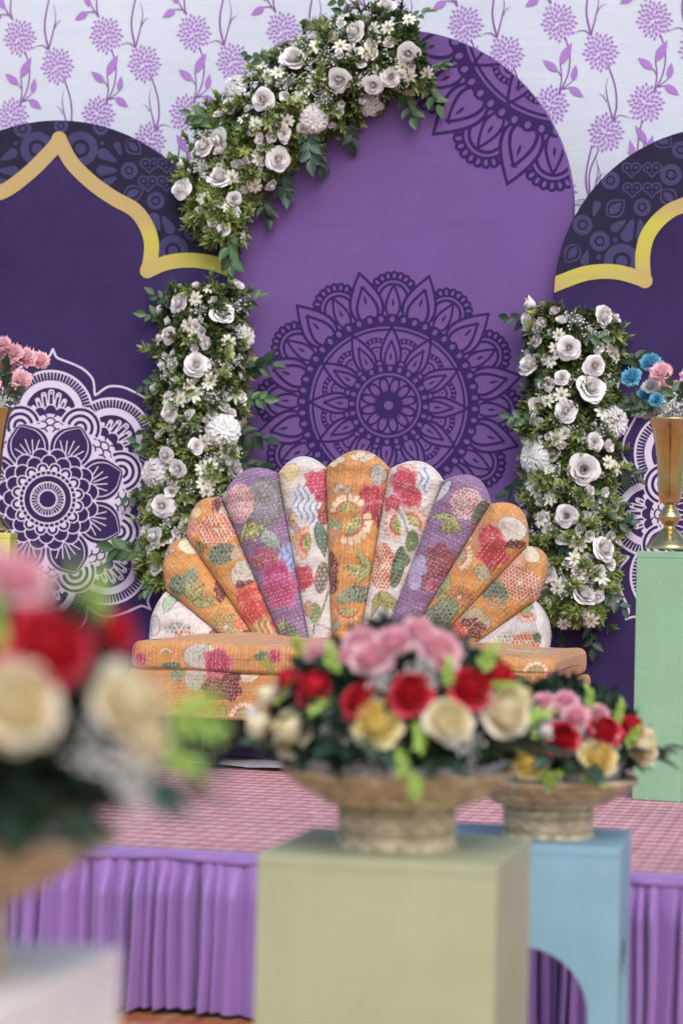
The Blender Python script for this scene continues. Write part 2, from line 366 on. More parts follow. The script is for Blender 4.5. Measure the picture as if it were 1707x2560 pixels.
def polar_about(a, b_, a0): return np.hypot(a-a0, b_), np.arctan2(b_, a-a0)

def line_mandala(fl, cx, cy, sc, ax):
    """twelve-fold line mandala, one unit = one pixel of a 2.178x enlargement"""
    X, Y = fl.X, fl.Y; k = 1/sc
    r, a, b_ = fold(X, Y, cx, cy, 12, ax); a, b_, r = a*k, b_*k, r*k
    _, a2, b2 = fold(X, Y, cx, cy, 12, ax+np.pi/12); a2, b2 = a2*k, b2*k
    f = np.full(X.shape, -1e3); mx, mn = np.maximum, np.minimum
    # lobes between the outer points
    rho, an = polar_about(a, b_, 585)
    tick = (an+np.radians(8)) % np.radians(16)-np.radians(8)
    lobe = mx(140-rho, 20-np.hypot(rho*np.cos(tick)-128, rho*np.sin(tick)))
    band = mn(lobe, rho-104); band = mn(band, -(1-np.hypot((rho-121)/15, rho*tick/8))*8)
    f = mx(f, mn(band, a-470)); inner = rho-104
    f = mn(f, mx(-(104-rho), -(a-500)*1.0) if False else np.where(rho < 104, -1e3, f))
    f = mx(f, mn(7-np.abs(rho-76), a-500))
    f = mx(f, mn(6-np.abs(rho-102), a-500))
    lf = leafd(a, b_, 470, 655, 40); f = mx(np.where(lf > 0, -lf, f), 6.5-np.abs(lf)); f = mx(f, leafd(a, b_, 540, 585, 7))
    # outer points
    lf = leafd(a2, b2, 440, 740, 98, .72); f = mx(np.where(lf > 7, -lf, f), 8-np.abs(lf-4))
    l2 = leafd(a2, b2, 450, 655, 60, .72); f = mx(f, 8-np.abs(l2)); f = mx(f, leafd(a2, b2, 560, 615, 7))
    # bead ring
    p = np.radians(7.5); th = np.arctan2(b_, a); tk = (th+p/2) % p-p/2
    sc_ = mx(490-r, 24-np.hypot(r*np.cos(tk)-478, r*np.sin(tk))); ann = mn(sc_, r-443)
    ann = mn(ann, -(1-np.hypot((r-470)/17, r*tk/13))*13); f = np.where(r < 500, mx(np.where(r < 492, -1e3, f), ann), f)
    # inner field
    g = np.full(X.shape, -1e3)
    rho, an = polar_about(a2, b2, 285); tick = (an+np.radians(9)) % np.radians(18)-np.radians(9)
    band = mn(mn(90-rho, rho-62), -(1-np.hypot((rho-76)/10, rho*tick/6))*6); g = mx(g, band)
    g = mx(g, 5-np.abs(rho-38)); g = mx(g, disc(a2, b2, 300, 0, 5))
    lf = leafd(a, b_, 195, 428, 58, .7); g = mx(np.where(lf > 0, -lf, g), 7-np.abs(lf)); l2 = leafd(a, b_, 195, 350, 34, .7); g = mx(g, 6-np.abs(l2)); g = mx(g, leafd(a, b_, 245, 290, 6))
    g = mx(g, 6-np.abs(r-412)); g = mx(g, 7-np.abs(r-437))
    p = np.radians(15); tk = (th+p/2) % p-p/2
    ann = mn(222-r, r-176); ann = mn(ann, -(1-np.hypot((r-200)/15, r*tk/12))*12); g = np.where(r < 224, mx(np.where(r < 216, -1e3, g), ann), g)
    g = mx(g, 6-np.abs(r-157))
    pe = ell(a2, b2, 106, 0, 46, 23); g = mx(np.where(r < 150, np.where(pe > 6, -1e3, -1e3), g), np.where(r < 157, 5-np.abs(pe), -1e3)); g = mx(g, leafd(a2, b2, 50, 92, 5)); g = mx(g, np.where(r < 157, leafd(a, b_, 40, 112, 12), -1e3))
    g = mx(g, mn(60-r, r-25))
    f = np.where(r < 444, g, f)
    fl.add(f*sc); return fl
def lotus_mandala(fl, cx, cy, sc, ax):
    """white eight-fold lotus mandala, one unit = one pixel of a 3.36x enlargement"""
    X, Y = fl.X, fl.Y; k = 1/sc; mx, mn = np.maximum, np.minimum
    r, a, b_ = fold(X, Y, cx, cy, 8, ax); a, b_, r = a*k, b_*k, r*k; ab = np.abs(b_)
    _, a2, b2 = fold(X, Y, cx, cy, 8, ax+np.pi/8); a2, b2 = a2*k, b2*k
    f = pline(a, ab, smooth_path([(800, 395), (868, 355), (985, 335), (1065, 260), (1112, 160), (1142, 70), (1165, 28), (1225, 0)], 5), 17)
    rho, an = polar_about(a, b_, 705); out = 350-rho
    tk = (an+np.radians(2.6)) % np.radians(5.2)-np.radians(2.6)
    teeth = mn(mn(331-rho, rho-264), 10.5-np.abs(rho*tk))
    lob = mn(out, -teeth); lob = mn(lob, -mn(206-rho, rho-0))
    f = np.where(out > -10, mx(np.where(out > 0, -1e3, f), lob), f)
    # fingers
    for d in range(-4, 5):
        t = math.radians(d*19); L = 178-abs(d)*9; c, s_ = math.cos(t), math.sin(t); q0 = (625+60*c, 95*s_); q1 = (625+(L+68)*c, (L+18)*s_)
        dd = seg(a, b_, q0, q1); w = 27-abs(d)*2.5; f = np.where(dd < w, mx(7-np.abs(dd-w+7), np.where(np.hypot(a-q1[0]+6*c, b_-q1[1]+6*s_) < 10, 10-np.hypot(a-q1[0]+6*c, b_-q1[1]+6*s_), -1e3)), f)
    # cloud, scale disc
    rho2, an2 = polar_about(a, b_, 540); tk = (an2+np.radians(14)) % np.radians(28)-np.radians(14)
    cl = mx(185-rho2, 46-np.hypot(rho2*np.cos(tk)-182, rho2*np.sin(tk))); f = np.where(cl > -9, mx(np.where(cl > 0, -1e3, f), 5-np.abs(cl+4)), f)
    dsc = 158-rho2; sc1 = np.full(X.shape, -1e3)
    for (pa, pb) in ((560, 0), (620, 0), (590, 62), (590, -62), (650, 70), (650, -70), (530, 62), (530, -62), (680, 0)):
        rr, aa = polar_about(a, b_, pa); rr = np.hypot(a-pa, b_-pb); aa = np.arctan2(b_-pb, a-pa); sc1 = mx(sc1, mn(7-np.abs(rr-44), (1.15-np.abs(aa))*30))
    f = np.where(dsc > 0, mx(np.where(dsc > 0, -1e3, f), mn(dsc, -sc1)), f)
    # rainbows between the lobes
    rho3 = np.hypot(a2-640, b2); rb = mn(175-rho3, a2-610); st = np.cos((175-rho3)*2*np.pi/52)*8
    f = np.where(rb > 0, mx(st, 7-np.abs(rb-7)), f)
    # lotus petals
    tq = np.clip((a2-230)/(650-230), 0, 1); half = 172*np.clip(np.sin(np.pi*tq**1.15), 0, 1)**.62*np.where(tq > .8, 1-.25*((tq-.8)/.2), 1); lf = np.where((a2 > 230) & (a2 < 650), half-np.abs(b2), -50); f = np.where(lf > -9, mx(5-np.abs(lf+4), 4.5-np.abs(lf-34)), f)
    for d in (-2, -1, 0, 1, 2):
        t = math.radians(d*17); q0 = (400, d*22); q1 = (520-abs(d)*22, d*52); f = mx(f, np.where(lf > 30, pline(a2, b2, [q0, q1], 9), -1e3))
    p = np.pi/8; th = np.arctan2(b_, a)
    for R_, rad, ph0, fill in ((345, 72, p/2, 0), (300, 62, 0, 0), (250, 47, p/2, 1)):
        t = (th+ph0+p/2) % p-p/2; x, y = r*np.cos(t), r*np.sin(t); d = rad-np.hypot(x-R_, y); hit = (d > -6) | (r < R_)
        v = 5.5-np.abs(d)
        if fill: v = mx(v, 22-np.hypot((x-R_+6)*.8, y))
        f = np.where(hit, v, f)
    f = np.where(r < 238, -1e3, f)
    t = (th+np.radians(5.6)) % np.radians(11.25)-np.radians(5.6)
    f = mx(f, mn(6-np.abs(r-234), 1e3)); f = mx(f, 6-np.abs(r-196)); f = mx(f, mn(mn(236-r, r-194), 4.5-np.abs(r*(np.abs(t)-np.radians(5.6)))))
    t = (th+np.radians(6)) % np.radians(12)-np.radians(6)
    rg = mn(144-r, r-68); dk = mn(mn(132-r, r-80), (r*.075)-np.abs(r*t)); f = mx(f, mn(rg, -dk))
    fl.add(f*sc); return fl

# ---------------------------------------------------------------- flowered cloth hung at the back
YB = 8.85
back = empty('floral_backdrop', PY(850, 1840, YB), 'white backdrop cloth printed with purple dandelion flowers, hung behind the arches', 'backdrop cloth')
gx = np.linspace(-5.4, 1.6, 280); gz = np.linspace(ZS, 3.35, 120); GX, GZ = np.meshgrid(gx, gz)
cloth_y = lambda x, z: YB+.004*np.sin(x*3.1+z*.7)+.003*np.sin(z*5+x)
GY = cloth_y(GX, GZ)
obj('cloth', np.stack([GX, GY, GZ], -1).reshape(-1, 3), grid_faces(120, 280), M['white_cloth'], back, smooth=True)
z6 = lambda x, y: (x/2.613, y/2.613)
def petal_poly(cx, cy, ang, L, w):
    c, s_ = math.cos(ang), math.sin(ang); P = [(-L/2, 0), (-.28*L, w*.36), (0, w*.5), (.25*L, w*.32), (L/2, 0), (.25*L, -w*.32), (0, -w*.5), (-.28*L, -w*.36)]
    return [(cx+x*c-y*s_, cy+x*s_+y*c) for x, y in P]
def head_print(cx, cy, flip=1):
    V = []; Fs = []
    for i in range(2, 56):
        rr = 4+108*math.sqrt(max(.1, i-1.4)/56); t = i*2.39996*flip; k = len(V); g = 1.12-.22*i/56
        V += petal_poly(cx+rr*.93*math.cos(t), cy+rr*1.1*math.sin(t), t+.05, 32*g, 19*g); Fs.append(list(range(k, k+8)))
    return V, Fs
def ribbon(pts, w0, w1):
    P = smooth_path(pts, 6); V = []; n = len(P)
    for i, p in enumerate(P):
        d = P[min(i+1, n-1)]-P[max(i-1, 0)]; d = d/np.linalg.norm(d); w = (w0+(w1-w0)*i/(n-1))/2; V += [(p[0]-d[1]*w, p[1]+d[0]*w), (p[0]+d[1]*w, p[1]-d[0]*w)]
    return V, [[2*i, 2*i+1, 2*i+3, 2*i+2] for i in range(n-1)]
def leaf_poly(p, q, w):
    p, q = np.array(p, float), np.array(q, float); d = q-p; nrm = np.array([-d[1], d[0]])/np.linalg.norm(d); V = []
    for t in np.linspace(0, 1, 8): V.append(tuple(p+d*t+nrm*w*math.sin(math.pi*t**.8)))
    for t in np.linspace(1, 0, 8)[1:-1]: V.append(tuple(p+d*t-nrm*w*math.sin(math.pi*t**.8)))
    return V, [list(range(len(V)))]
HEADS = [(130, 245, 1), (375, 430, 1), (80, 765, -1), (405, 935, -1)]
STEMS = [([(168, 340), (195, 450), (180, 580), (128, 692)], 9, 9), ([(128, 692), (145, 600), (138, 500)], 9, 8), ([(140, 580), (120, 545), (85, 520)], 8, 3), ([(150, 660), (200, 620), (225, 585)], 8, 3), ([(150, 662), (195, 655), (230, 675)], 8, 3),
         ([(420, 510), (460, 640), (470, 760), (450, 860)], 9, 11), ([(450, 860), (420, 740), (408, 650), (420, 585)], 11, 2), ([(410, 740), (390, 705), (365, 692)], 7, 2), ([(450, 860), (490, 825), (550, 842)], 9, 2),
         ([(60, 870), (40, 960), (35, 1070), (70, 1180)], 9, 9), ([(60, 1180), (90, 1080), (80, 1000)], 9, 5), ([(70, 1180), (10, 1110), (-30, 1060)], 9, 3),
         ([(365, 1035), (310, 1180), (312, 1320), (330, 1420)], 9, 11), ([(330, 1420), (350, 1300), (372, 1210), (355, 1120)], 11, 2),
         ([(320, 325), (295, 200), (300, 100), (330, -40)], 12, 9), ([(320, 325), (350, 200), (365, 110), (350, 25)], 11, 2), ([(355, 190), (375, 150), (405, 132)], 7, 2), ([(320, 325), (275, 295), (215, 312)], 9, 2),
         ([(85, 130), (70, 60), (80, -60)], 9, 9), ([(80, 122), (40, 60), (10, -30)], 9, 6), ([(60, 95), (10, 95), (-20, 110)], 8, 3)]
LEAVES = [((138, 505), (208, 372), 27), ((122, 552), (36, 480), 24), ((215, 610), (230, 510), 20), ((190, 648), (275, 712), 24), ((85, 1010), (20, 900), 22), ((90, 1080), (120, 960), 22), ((22, 60), (-8, -60), 20), ((15, 95), (-68, 146), 24)]
P0 = PY(0, 0, YB-.009); P1 = PY(200, 0, YB-.009); PERX = (PY(214.3, -7, YB-.009)-P0); VPER = (PY(30, 1180/2.613, YB-.009)-PY(85/2.613, 130/2.613, YB-.009))
def bp(V, dx, dy):
    V = np.array(V)/2.613; W = PY(V[:, 0], V[:, 1], YB-.009); W[:, 0] += dx[0]; W[:, 2] += dx[2]; W[:, 1] = cloth_y(W[:, 0], W[:, 2])-.0010; return W
for col in range(-1, 10):
    off = PERX*col
    for row in ((0,) if col not in (6, 7, 8) else (0, 1)):
        o2 = off+(np.array([0, 0, -1.15])*1 if False else VPER*row)
        for hx, hy, fl_ in HEADS:
            V, Fs = head_print(hx, hy, fl_); W = bp(V, o2, 0)
            if W[:, 2].max() < 1.6: continue
            obj('flower_print', W, [f[::-1] for f in Fs], M['print_lilac'], back)
        mb = MB()
        for i, (pts, w0, w1) in enumerate(STEMS):
            V, Fs = ribbon(pts, w0, w1); W = bp(V, o2, 0); W[:, 1] -= .0004+.00006*i; mb.add(W, [f[::-1] for f in Fs])
        obj('stem_print', mb.v, mb.f, M['print_violet'], back)
        for p, q, w in LEAVES:
            V, Fs = leaf_poly(p, q, w); W = bp(V, o2, 0); W[:, 1] -= .0018; obj('leaf_print', W, [f[::-1] for f in Fs], M['print_lilac'], back)

xs = np.linspace(-5.2, 1.4, 120); zz = PY(1450, 507, YB)[2]; Vv = np.concatenate([np.stack([xs, cloth_y(xs, z)-.004, np.full(120, z)], -1) for z in (zz-.008, zz+.008)])
obj('seam', Vv, grid_faces(2, 120), M['seam'], back)['label'] = 'grey sewn seam across the white cloth'
# ---------------------------------------------------------------- arched panels
def arch_outline(cx, cy, r, lean, vb, n=64):
    """pixel outline: half circle on straight sides that lean with the frame"""
    P = [(cx+r*math.cos(t), cy-r*math.sin(t)) for t in np.linspace(0, math.pi, n)]
    dv = vb-cy; return P+[(cx-r-lean*dv, vb), (cx+r-lean*dv, vb)]
def slab(name, out, Y, th, mat, parent, mat_edge=None):
    P = np.array(out); A = PY(P[:, 0], P[:, 1], Y); n = len(A); B = A.copy(); B[:, 1] += th
    # rounded rim: a slightly inset front edge
    c = A.mean(0); Fi = c+(A-c)*.994; Fi[:, 1] = Y; A2 = A.copy(); A2[:, 1] += .008
    V = np.concatenate([Fi, A2, B]); F = [list(range(n))[::-1]]+[[i, (i+1) % n, n+(i+1) % n, n+i][::-1] for i in range(n)]+[[n+i, n+(i+1) % n, 2*n+(i+1) % n, 2*n+i][::-1] for i in range(n)]+[list(range(2*n, 3*n))]
    F = [f[::-1] for f in F]
    return obj(name, V, F, mat, parent)
YC = 8.45; YS = 8.38
cpan = empty('arch_panel', PY(970, 1850, YC), 'tall purple fabric arch panel with dark line mandala, in the middle behind the shell sofa', 'arch panel', 'fabric arch panels')
CC = (990, 515, 442)
slab('fabric_face', arch_outline(*CC, .022, 1855), YC, .05, M['panel_purple'], cpan)
fl = Field(600, 660, 1345, 1370, 1.3); line_mandala(fl, 971, 1013, 1/2.178, math.radians(87.5)); fl.cut(fl.Y-1360)
printed('mandala_print', fl, YC-.0012, M['print_indigo'], cpan, 'dark indigo line mandala printed low on the purple panel')
fl = Field(960, 60, 1445, 480, 1.3); line_mandala(fl, 1408, 52, 1/2.178*1.275, math.radians(236))
arch = np.where(fl.Y < CC[1], disc(fl.X, fl.Y, CC[0], CC[1], CC[2]-3), CC[2]-3-np.abs(fl.X-CC[0])); fl.clip(arch)
printed('mandala_print', fl, YC-.0012, M['print_indigo'], cpan, 'part of a dark mandala printed over the upper right edge')

def side_panel(label, cx, cy, r, ring_pts, donuts, drops, hearts, chev, man, mirror):
    p = empty('arch_panel', PY(cx, 1850, YS), label, 'arch panel', 'fabric arch panels')
    out = arch_outline(cx, cy, r, .022, 1860); slab('fabric_face', out, YS, .04, M['panel_dark'], p)
    x0, x1 = cx-r-5, cx+r+5; st = 1.6
    path = smooth_path(ring_pts, 10); P = np.array(path)
    fl = Field(max(x0, -420), cy-r-5, min(x1, 2140), cy+40, st); X, Y = fl.X, fl.Y
    arch = np.where(Y < cy, disc(X, Y, cx, cy, r-2.5), r-2.5-np.abs(X-cx)); band = pline(X, Y, path, 37)
    # above the band: sign from the height of the band at the same column
    order = np.argsort(P[:, 0]); hy = np.interp(X, P[order, 0], np.minimum.accumulate(P[order, 1]) if False else P[order, 1]); above = hy-Y
    # use winding: the region enclosed by band and the arch top
    poly = np.array(list(map(tuple, path))+[(path[-1][0], cy-r-40), (path[0][0], cy-r-40)]); inside = np.zeros(X.shape, bool); j = len(poly)-1
    for i in range(len(poly)):
        xi, yi = poly[i]; xj, yj = poly[j]
        if yi != yj: inside ^= ((yi > Y) != (yj > Y)) & (X < (xj-xi)*(Y-yi)/(yj-yi)+xi)
        j = i
    sp = np.where(inside, 1, -1)*np.abs(18.5-band); fl.add(np.minimum(sp, arch))
    printed('spandrel_print', fl, YS-.0012, M['print_night'], p)
    g = Field(fl.x0, fl.y0, min(x1, 2140), cy+40, st)
    for (x, y, R_) in donuts: g.add(disc(X, Y, x, y, R_)); g.cut(ring(X, Y, x, y, R_*.42, R_*.2))
    for (x, y, ang, L) in drops:
        c, s_ = math.cos(ang), math.sin(ang); a = (X-x)*c+(Y-y)*s_; b_ = -(X-x)*s_+(Y-y)*c; t = np.clip((a+L*.5)/L, 0, 1); g.add(np.where((a > -L*.5) & (a < L*.5), L*.30*np.clip(1-t, 0, 1)**.55*np.clip(t*4.5, 0, 1)**.5-np.abs(b_), -5))
    for (x, y, s_) in hearts:
        h = np.maximum(disc(X, Y, x-.28*s_, y, .34*s_), disc(X, Y, x+.28*s_, y, .34*s_)); h = np.maximum(h, np.minimum(.46*s_-(np.abs(X-x)*.74+(Y-y-.02*s_)*.68), Y-y+.02*s_)); g.add(h); g.cut(2.4-np.abs(h-.17*s_))
    for (x, y, s_, an) in chev:
        c, q = math.cos(an), math.sin(an); a = (X-x)*c+(Y-y)*q; b_ = -(X-x)*q+(Y-y)*c; h = leafd(a, b_, -s_, s_, s_*.85, .9); g.add(np.minimum(h, np.cos(h*2*np.pi/18)*3+1.2))
    g.clip(sp-1.5); g.clip(arch-1)
    printed('motif_print', g, YS-.0020, M['print_slate'], p)
    b2 = Field(fl.x0, fl.y0, min(x1, 2140), cy+40, st); b2.add(np.minimum(band, np.where(Y < cy, disc(X, Y, cx, cy, r-.5), r-.5-np.abs(X-cx))))
    cu = (1610, 700) if mirror else (372, 680); en = (1385, 720)
    def gold(V):
        t = np.clip((V[:, 1]-(510 if mirror else 545))/55, 0, 1); t = t*t*(3-2*t)*(1-np.exp(-((V[:, 0]-cu[0])**2+(V[:, 1]-cu[1])**2)/52**2))
        return t*(1-np.exp(-((V[:, 0]-en[0])**2+(V[:, 1]-en[1])**2)/30**2))
    printed('gold_band_print', b2, YS-.0028, M['print_gold'], p, None, gold)
    mx_, my_ = man; q = Field(max(mx_-390, -260), my_-390, min(mx_+390, 1960), my_+390, 1.25); lotus_mandala(q, mx_, my_, 1.03/3.36, math.radians(88)); q.clip(r-4-np.abs(q.X-cx+.022*(q.Y-cy)))
    printed('mandala_print', q, YS-.0012, M['print_white'], p, 'white lotus mandala printed on dark purple cloth')
    return p
zl = lambda x, y: (x/2.613, 280+y/2.613)
lring = [zl(*q) for q in [(-330, 640), (-120, 560), (40, 510), (200, 390), (330, 260), (388, 190)]]+[zl(*q) for q in [(392, 188), (470, 330), (600, 460), (740, 560), (880, 640), (955, 740), (990, 850), (985, 960), (970, 1030)]]+[zl(*q) for q in [(974, 1032), (1090, 985), (1230, 968), (1380, 985), (1510, 1030)]]
side_panel('dark purple arch panel with gold band and white lotus, left of the middle arch', 145, 727, 427, lring,
    [(*zl(245, 240), 42), (*zl(528, 240), 43), (*zl(845, 382), 21), (*zl(1018, 580), 22), (*zl(1130, 905), 38), (*zl(1265, 780), 24), (*zl(400, 90), 18), (*zl(150, 110), 22), (*zl(660, 100), 20), (*zl(1330, 660), 20), (*zl(1180, 520), 14), (*zl(670, 205), 5), (*zl(105, 205), 5), (*zl(1175, 770), 5), (*zl(1390, 850), 22)],
    [(*zl(60, 285), 2.6, 48), (*zl(60, 385), 3.2, 52), (*zl(30, 460), 3.6, 46), (*zl(705, 290), .55, 54), (*zl(700, 382), 0, 52), (*zl(720, 450), -.5, 40), (*zl(1020, 720), 1.2, 50), (*zl(1095, 735), 4.2, 52), (*zl(775, 240), 1.2, 36), (*zl(1240, 640), .3, 40)],
    [(*zl(978, 335), 40), (*zl(1090, 335), 40), (*zl(968, 450), 42), (*zl(1090, 450), 42)],
    [(*zl(875, 230), 26, .8), (*zl(875, 530), 28, -.4), (*zl(1230, 400), 24, .6)], (120, 1248), False)
zr = lambda x, y: (1380+x/4.795, 480+y/4.795)
rring = [zr(-20, 1130), zr(150, 1060), zr(400, 975), zr(650, 952), zr(850, 975), zr(1090, 1050)]+[zr(*q) for q in [(1096, 1050), (1082, 900), (1085, 720), (1140, 520), (1260, 350), (1420, 220), (1600, 140)]]+[(1760, 478), (1830, 430), (1880, 360), (1884, 360), (1940, 440), (2010, 500), (2120, 560)]
side_panel('dark purple arch panel with gold band and white lotus, behind the green plinth', 1811, 742, 427, rring,
    [(*zr(360, 395), 25), (*zr(565, 590), 25), (*zr(1075, 185), 22), (*zr(830, 830), 44), (1525, 451, 23), (1676, 437, 27), (1604, 518, 22), (1700, 375, 22), (*zr(555, 780), 6), (*zr(750, 575), 6)],
    [(*zr(915, 460), -1.2, 60), (*zr(1065, 470), -1.7, 60), (*zr(790, 400), -.6, 44), (*zr(520, 200), 1.9, 40), (*zr(395, 790), -1.3, 40)],
    [(1577, 419, 40), (1629, 419, 40), (1579, 469, 40), (1629, 469, 40)],
    [(*zr(760, 190), 30, -.7), (*zr(235, 740), 28, 2.2), (1655, 350, 30, .6), (*zr(1400, 70), 28, .8)], (1838, 1292), True)

# ---------------------------------------------------------------- flower and leaf meshes (unit size, shared)
def flower_mesh(name, rows, ruffle=0.0, seed=0, na=7, nb=5, zflat=1.0):
    rg = np.random.default_rng(seed); V = []; Fs = []; cf = []
    for (n, rtop, ztop, hw, curl, droop, ph) in rows:
        for i in range(n):
            p0 = 2*math.pi*(i+ph)/n+rg.normal(0, .12); sc = 1+rg.normal(0, .07); k = len(V); hw_ = hw*(1+rg.normal(0, .08)); tl = rg.normal(0, .05)
            for ib in range(nb):
                for ia in range(na):
                    a = ia/(na-1)*2-1; bm = 1-.22*a*a*(1 if hw < 1.1 else .6); b_ = ib/(nb-1)*bm
                    ru = ruffle*math.sin(a*7+i*2.1+n)*b_**2+ruffle*.6*math.sin(a*17+i)*b_**3
                    rr = (.06+(rtop-.06)*b_**.65+curl*max(0, b_-.62)**1.5*1.8)*sc+ru*.5; z = -.15+(ztop+.15)*b_**1.15-droop*b_**4+tl*b_+ru+rg.normal(0, .008)
                    an = p0+a*hw_*(.35+.65*math.sin(math.pi*min(1, .18+.55*b_)))
                    V.append((rr*math.cos(an), rr*math.sin(an), z*zflat+(rg.normal(0, ruffle*.45) if ib == nb-1 else 0))); cf.append(min(1, max(0, rtop*.62*b_+.38*b_*b_*rtop)))
            Fs += [[k+x*na+y, k+x*na+y+1, k+(x+1)*na+y+1, k+(x+1)*na+y] for x in range(nb-1) for y in range(na-1)]
    return data_mesh(name, V, Fs, True, {'cf': cf})
ROSE = [flower_mesh('rose', [(3, .14, .72, 1.6, -.10, 0, 0), (3, .25, .72, 1.4, -.04, .0, .3), (4, .38, .68, 1.2, .06, .02, .1), (5, .52, .60, 1.0, .12, .06, .45), (5, .70, .46, .9, .16, .10, .2), (6, .88, .26, .8, .14, .12, .6), (5, 1.0, .04, .8, .08, .10, .1)], .018, s) for s in range(5)]
OPEN = [flower_mesh('open_rose', [(5, .17, .56, 1.1, .0, .0, 0), (6, .36, .54, .9, .03, .02, .3), (7, .58, .46, .75, .06, .05, .1), (7, .80, .30, .68, .07, .08, .4), (6, 1.0, .08, .74, .05, .08, .1)], .035, s+10) for s in range(3)]
BUD = [flower_mesh('rosebud', [(3, .20, .9, 1.3, .02, 0, 0), (4, .45, .95, 1.0, .10, .03, .3), (5, .72, .78, .85, .2, .1, .1)], .01, s+20) for s in range(3)]
CARN = [flower_mesh('carnation', [(4, .18, .72, .9, .05, .0, 0), (6, .36, .70, .8, .08, .03, .3), (8, .56, .60, .65, .10, .06, .1), (9, .76, .44, .56, .08, .08, .4), (10, .92, .24, .5, .06, .10, .2), (9, 1.0, .04, .5, .04, .1, .6)], .12, s+30, 11, 5) for s in range(3)]
PEONY = [flower_mesh('garden_rose', [(3, .13, .96, 1.6, -.15, 0, 0), (4, .28, .93, 1.3, -.25, .0, .3), (5, .46, .86, 1.1, -.32, .0, .1), (6, .65, .74, .95, -.32, .0, .45), (6, .84, .55, .85, -.20, .01, .2), (7, .98, .30, .75, -.05, .03, .6), (6, 1.0, .0, .72, .06, .08, .1)], .03, s+40) for s in range(3)]
def mum_mesh(seed):
    """pompom: small tongues laid over one another, facing outwards"""
    rg = np.random.default_rng(seed); V = []; Fs = []; cf = []; n = 210
    for i in range(n):
        z = 1-1.12*(i+.5)/n; ph = i*2.39996+rg.normal(0, .12); s_ = math.sqrt(max(0, 1-z*z)); d = Vector((s_*math.cos(ph), s_*math.sin(ph), max(z, -.2)*.78+.02))
        away = Vector((math.cos(ph), math.sin(ph), 0))*max(.25, z)-Vector((0, 0, 1))*s_*.8; away.normalize(); nn = d.normalized(); side = nn.cross(away).normalized(); lift = rg.uniform(.02, .12); k = len(V); L = rg.uniform(.22, .30)
        for (t, w, h) in ((-.5, .035, -.10), (.2, .085, .0), (.75, .095, .55), (1.0, .05, .9)):
            for sg in (-1, 0, 1): V.append(tuple(d*.86+away*L*t+side*w*sg+nn*(h*lift*1.4+(.018 if sg else -.01)))); cf.append(.45+.55*max(0, t))
        Fs += [[k+x*3+y, k+x*3+y+1, k+(x+1)*3+y+1, k+(x+1)*3+y] for x in range(3) for y in range(2)]
    return data_mesh('chrysanthemum', V, Fs, True, {'cf': cf})
MUM = [mum_mesh(s) for s in (1, 2)]
def daisy_mesh(seed):
    rg = np.random.default_rng(seed); V = []; Fs = []; cf = []
    for i in range(8):
        t = 2*math.pi*i/8+rg.normal(0, .08); c, s_ = math.cos(t), math.sin(t); k = len(V); L = 1+rg.normal(0, .06)
        for (x, w, z) in ((.12, .06, .06), (.45, .19, .14), (.8, .20, .10), (L, .04, .02)):
            for sg in (-1, 0, 1): V.append((x*c-sg*w*s_, x*s_+sg*w*c, z+(.04 if sg else -.02))); cf.append(.2+.8*x)
        Fs += [[k+x*3+y, k+x*3+y+1, k+(x+1)*3+y+1, k+(x+1)*3+y] for x in range(3) for y in range(2)]
    for i in range(22):
        rr = .17*math.sqrt(i/22); t = i*2.4; k = len(V); x, y = rr*math.cos(t), rr*math.sin(t)
        V += [(x-.04, y-.04, .1), (x+.04, y-.04, .1), (x, y+.05, .1), (x*1.3, y*1.3, .25+rg.random()*.06)]; cf += [0, 0, 0, 0]; Fs += [[k, k+1, k+3], [k+1, k+2, k+3], [k+2, k, k+3]]
    return data_mesh('daisy', V, Fs, True, {'cf': cf})
DAISY = [daisy_mesh(s) for s in (1, 2, 3)]
def gyp_mesh(seed, n=26):
    rg = np.random.default_rng(seed); mb = MB(); bm = bmesh.new(); bmesh.ops.create_icosphere(bm, subdivisions=1, radius=1); iv = [v.co.copy() for v in bm.verts]; ifc = [[v.index for v in f.verts] for f in bm.faces]; bm.free()
    for i in range(n):
        d = Vector(rg.normal(0, 1, 3)); d.z = abs(d.z)*.8+.25; d.normalize(); p = d*(.55+.5*rg.random()); m_ = p*.45+Vector((0, 0, .1))
        mb.tube([(0, 0, -.1), m_, p], [.018, .014, .01], 3, False); s_ = .055+.045*rg.random(); mb.add([p+v*s_ for v in iv], ifc)
    return data_mesh('baby_breath', mb.v, mb.f, True, {'cf': np.ones(len(mb.v))})
GYP = [gyp_mesh(s) for s in (1, 2, 3)]
def leaf_mesh(L=1.0, w=.30):
    V = []; nb = 7
    for i in range(nb):
        t = i/(nb-1); ww = w*math.sin(math.pi*min(1, t**.8*.97+.015))
        for sg in (-1, -.5, 0, .5, 1): V.append((sg*ww, t*L, -.10*t*t+abs(sg)*ww*.35))
    return data_mesh('leaf', V, grid_faces(nb, 5), True, {'cf': np.repeat(np.linspace(0, 1, nb), 5)})
LEAF = leaf_mesh(); LEAFN = leaf_mesh(1, .2)
def stem_mesh(L=1.0):
    mb = MB(); mb.tube([(0, 0, 0), (.02, .3*L, .03), (0, .65*L, .02), (-.02, L, -.08)], [.014, .012, .010, .006], 5); return data_mesh('leaf_sprig', mb.v, mb.f, True)
STEM = stem_mesh()
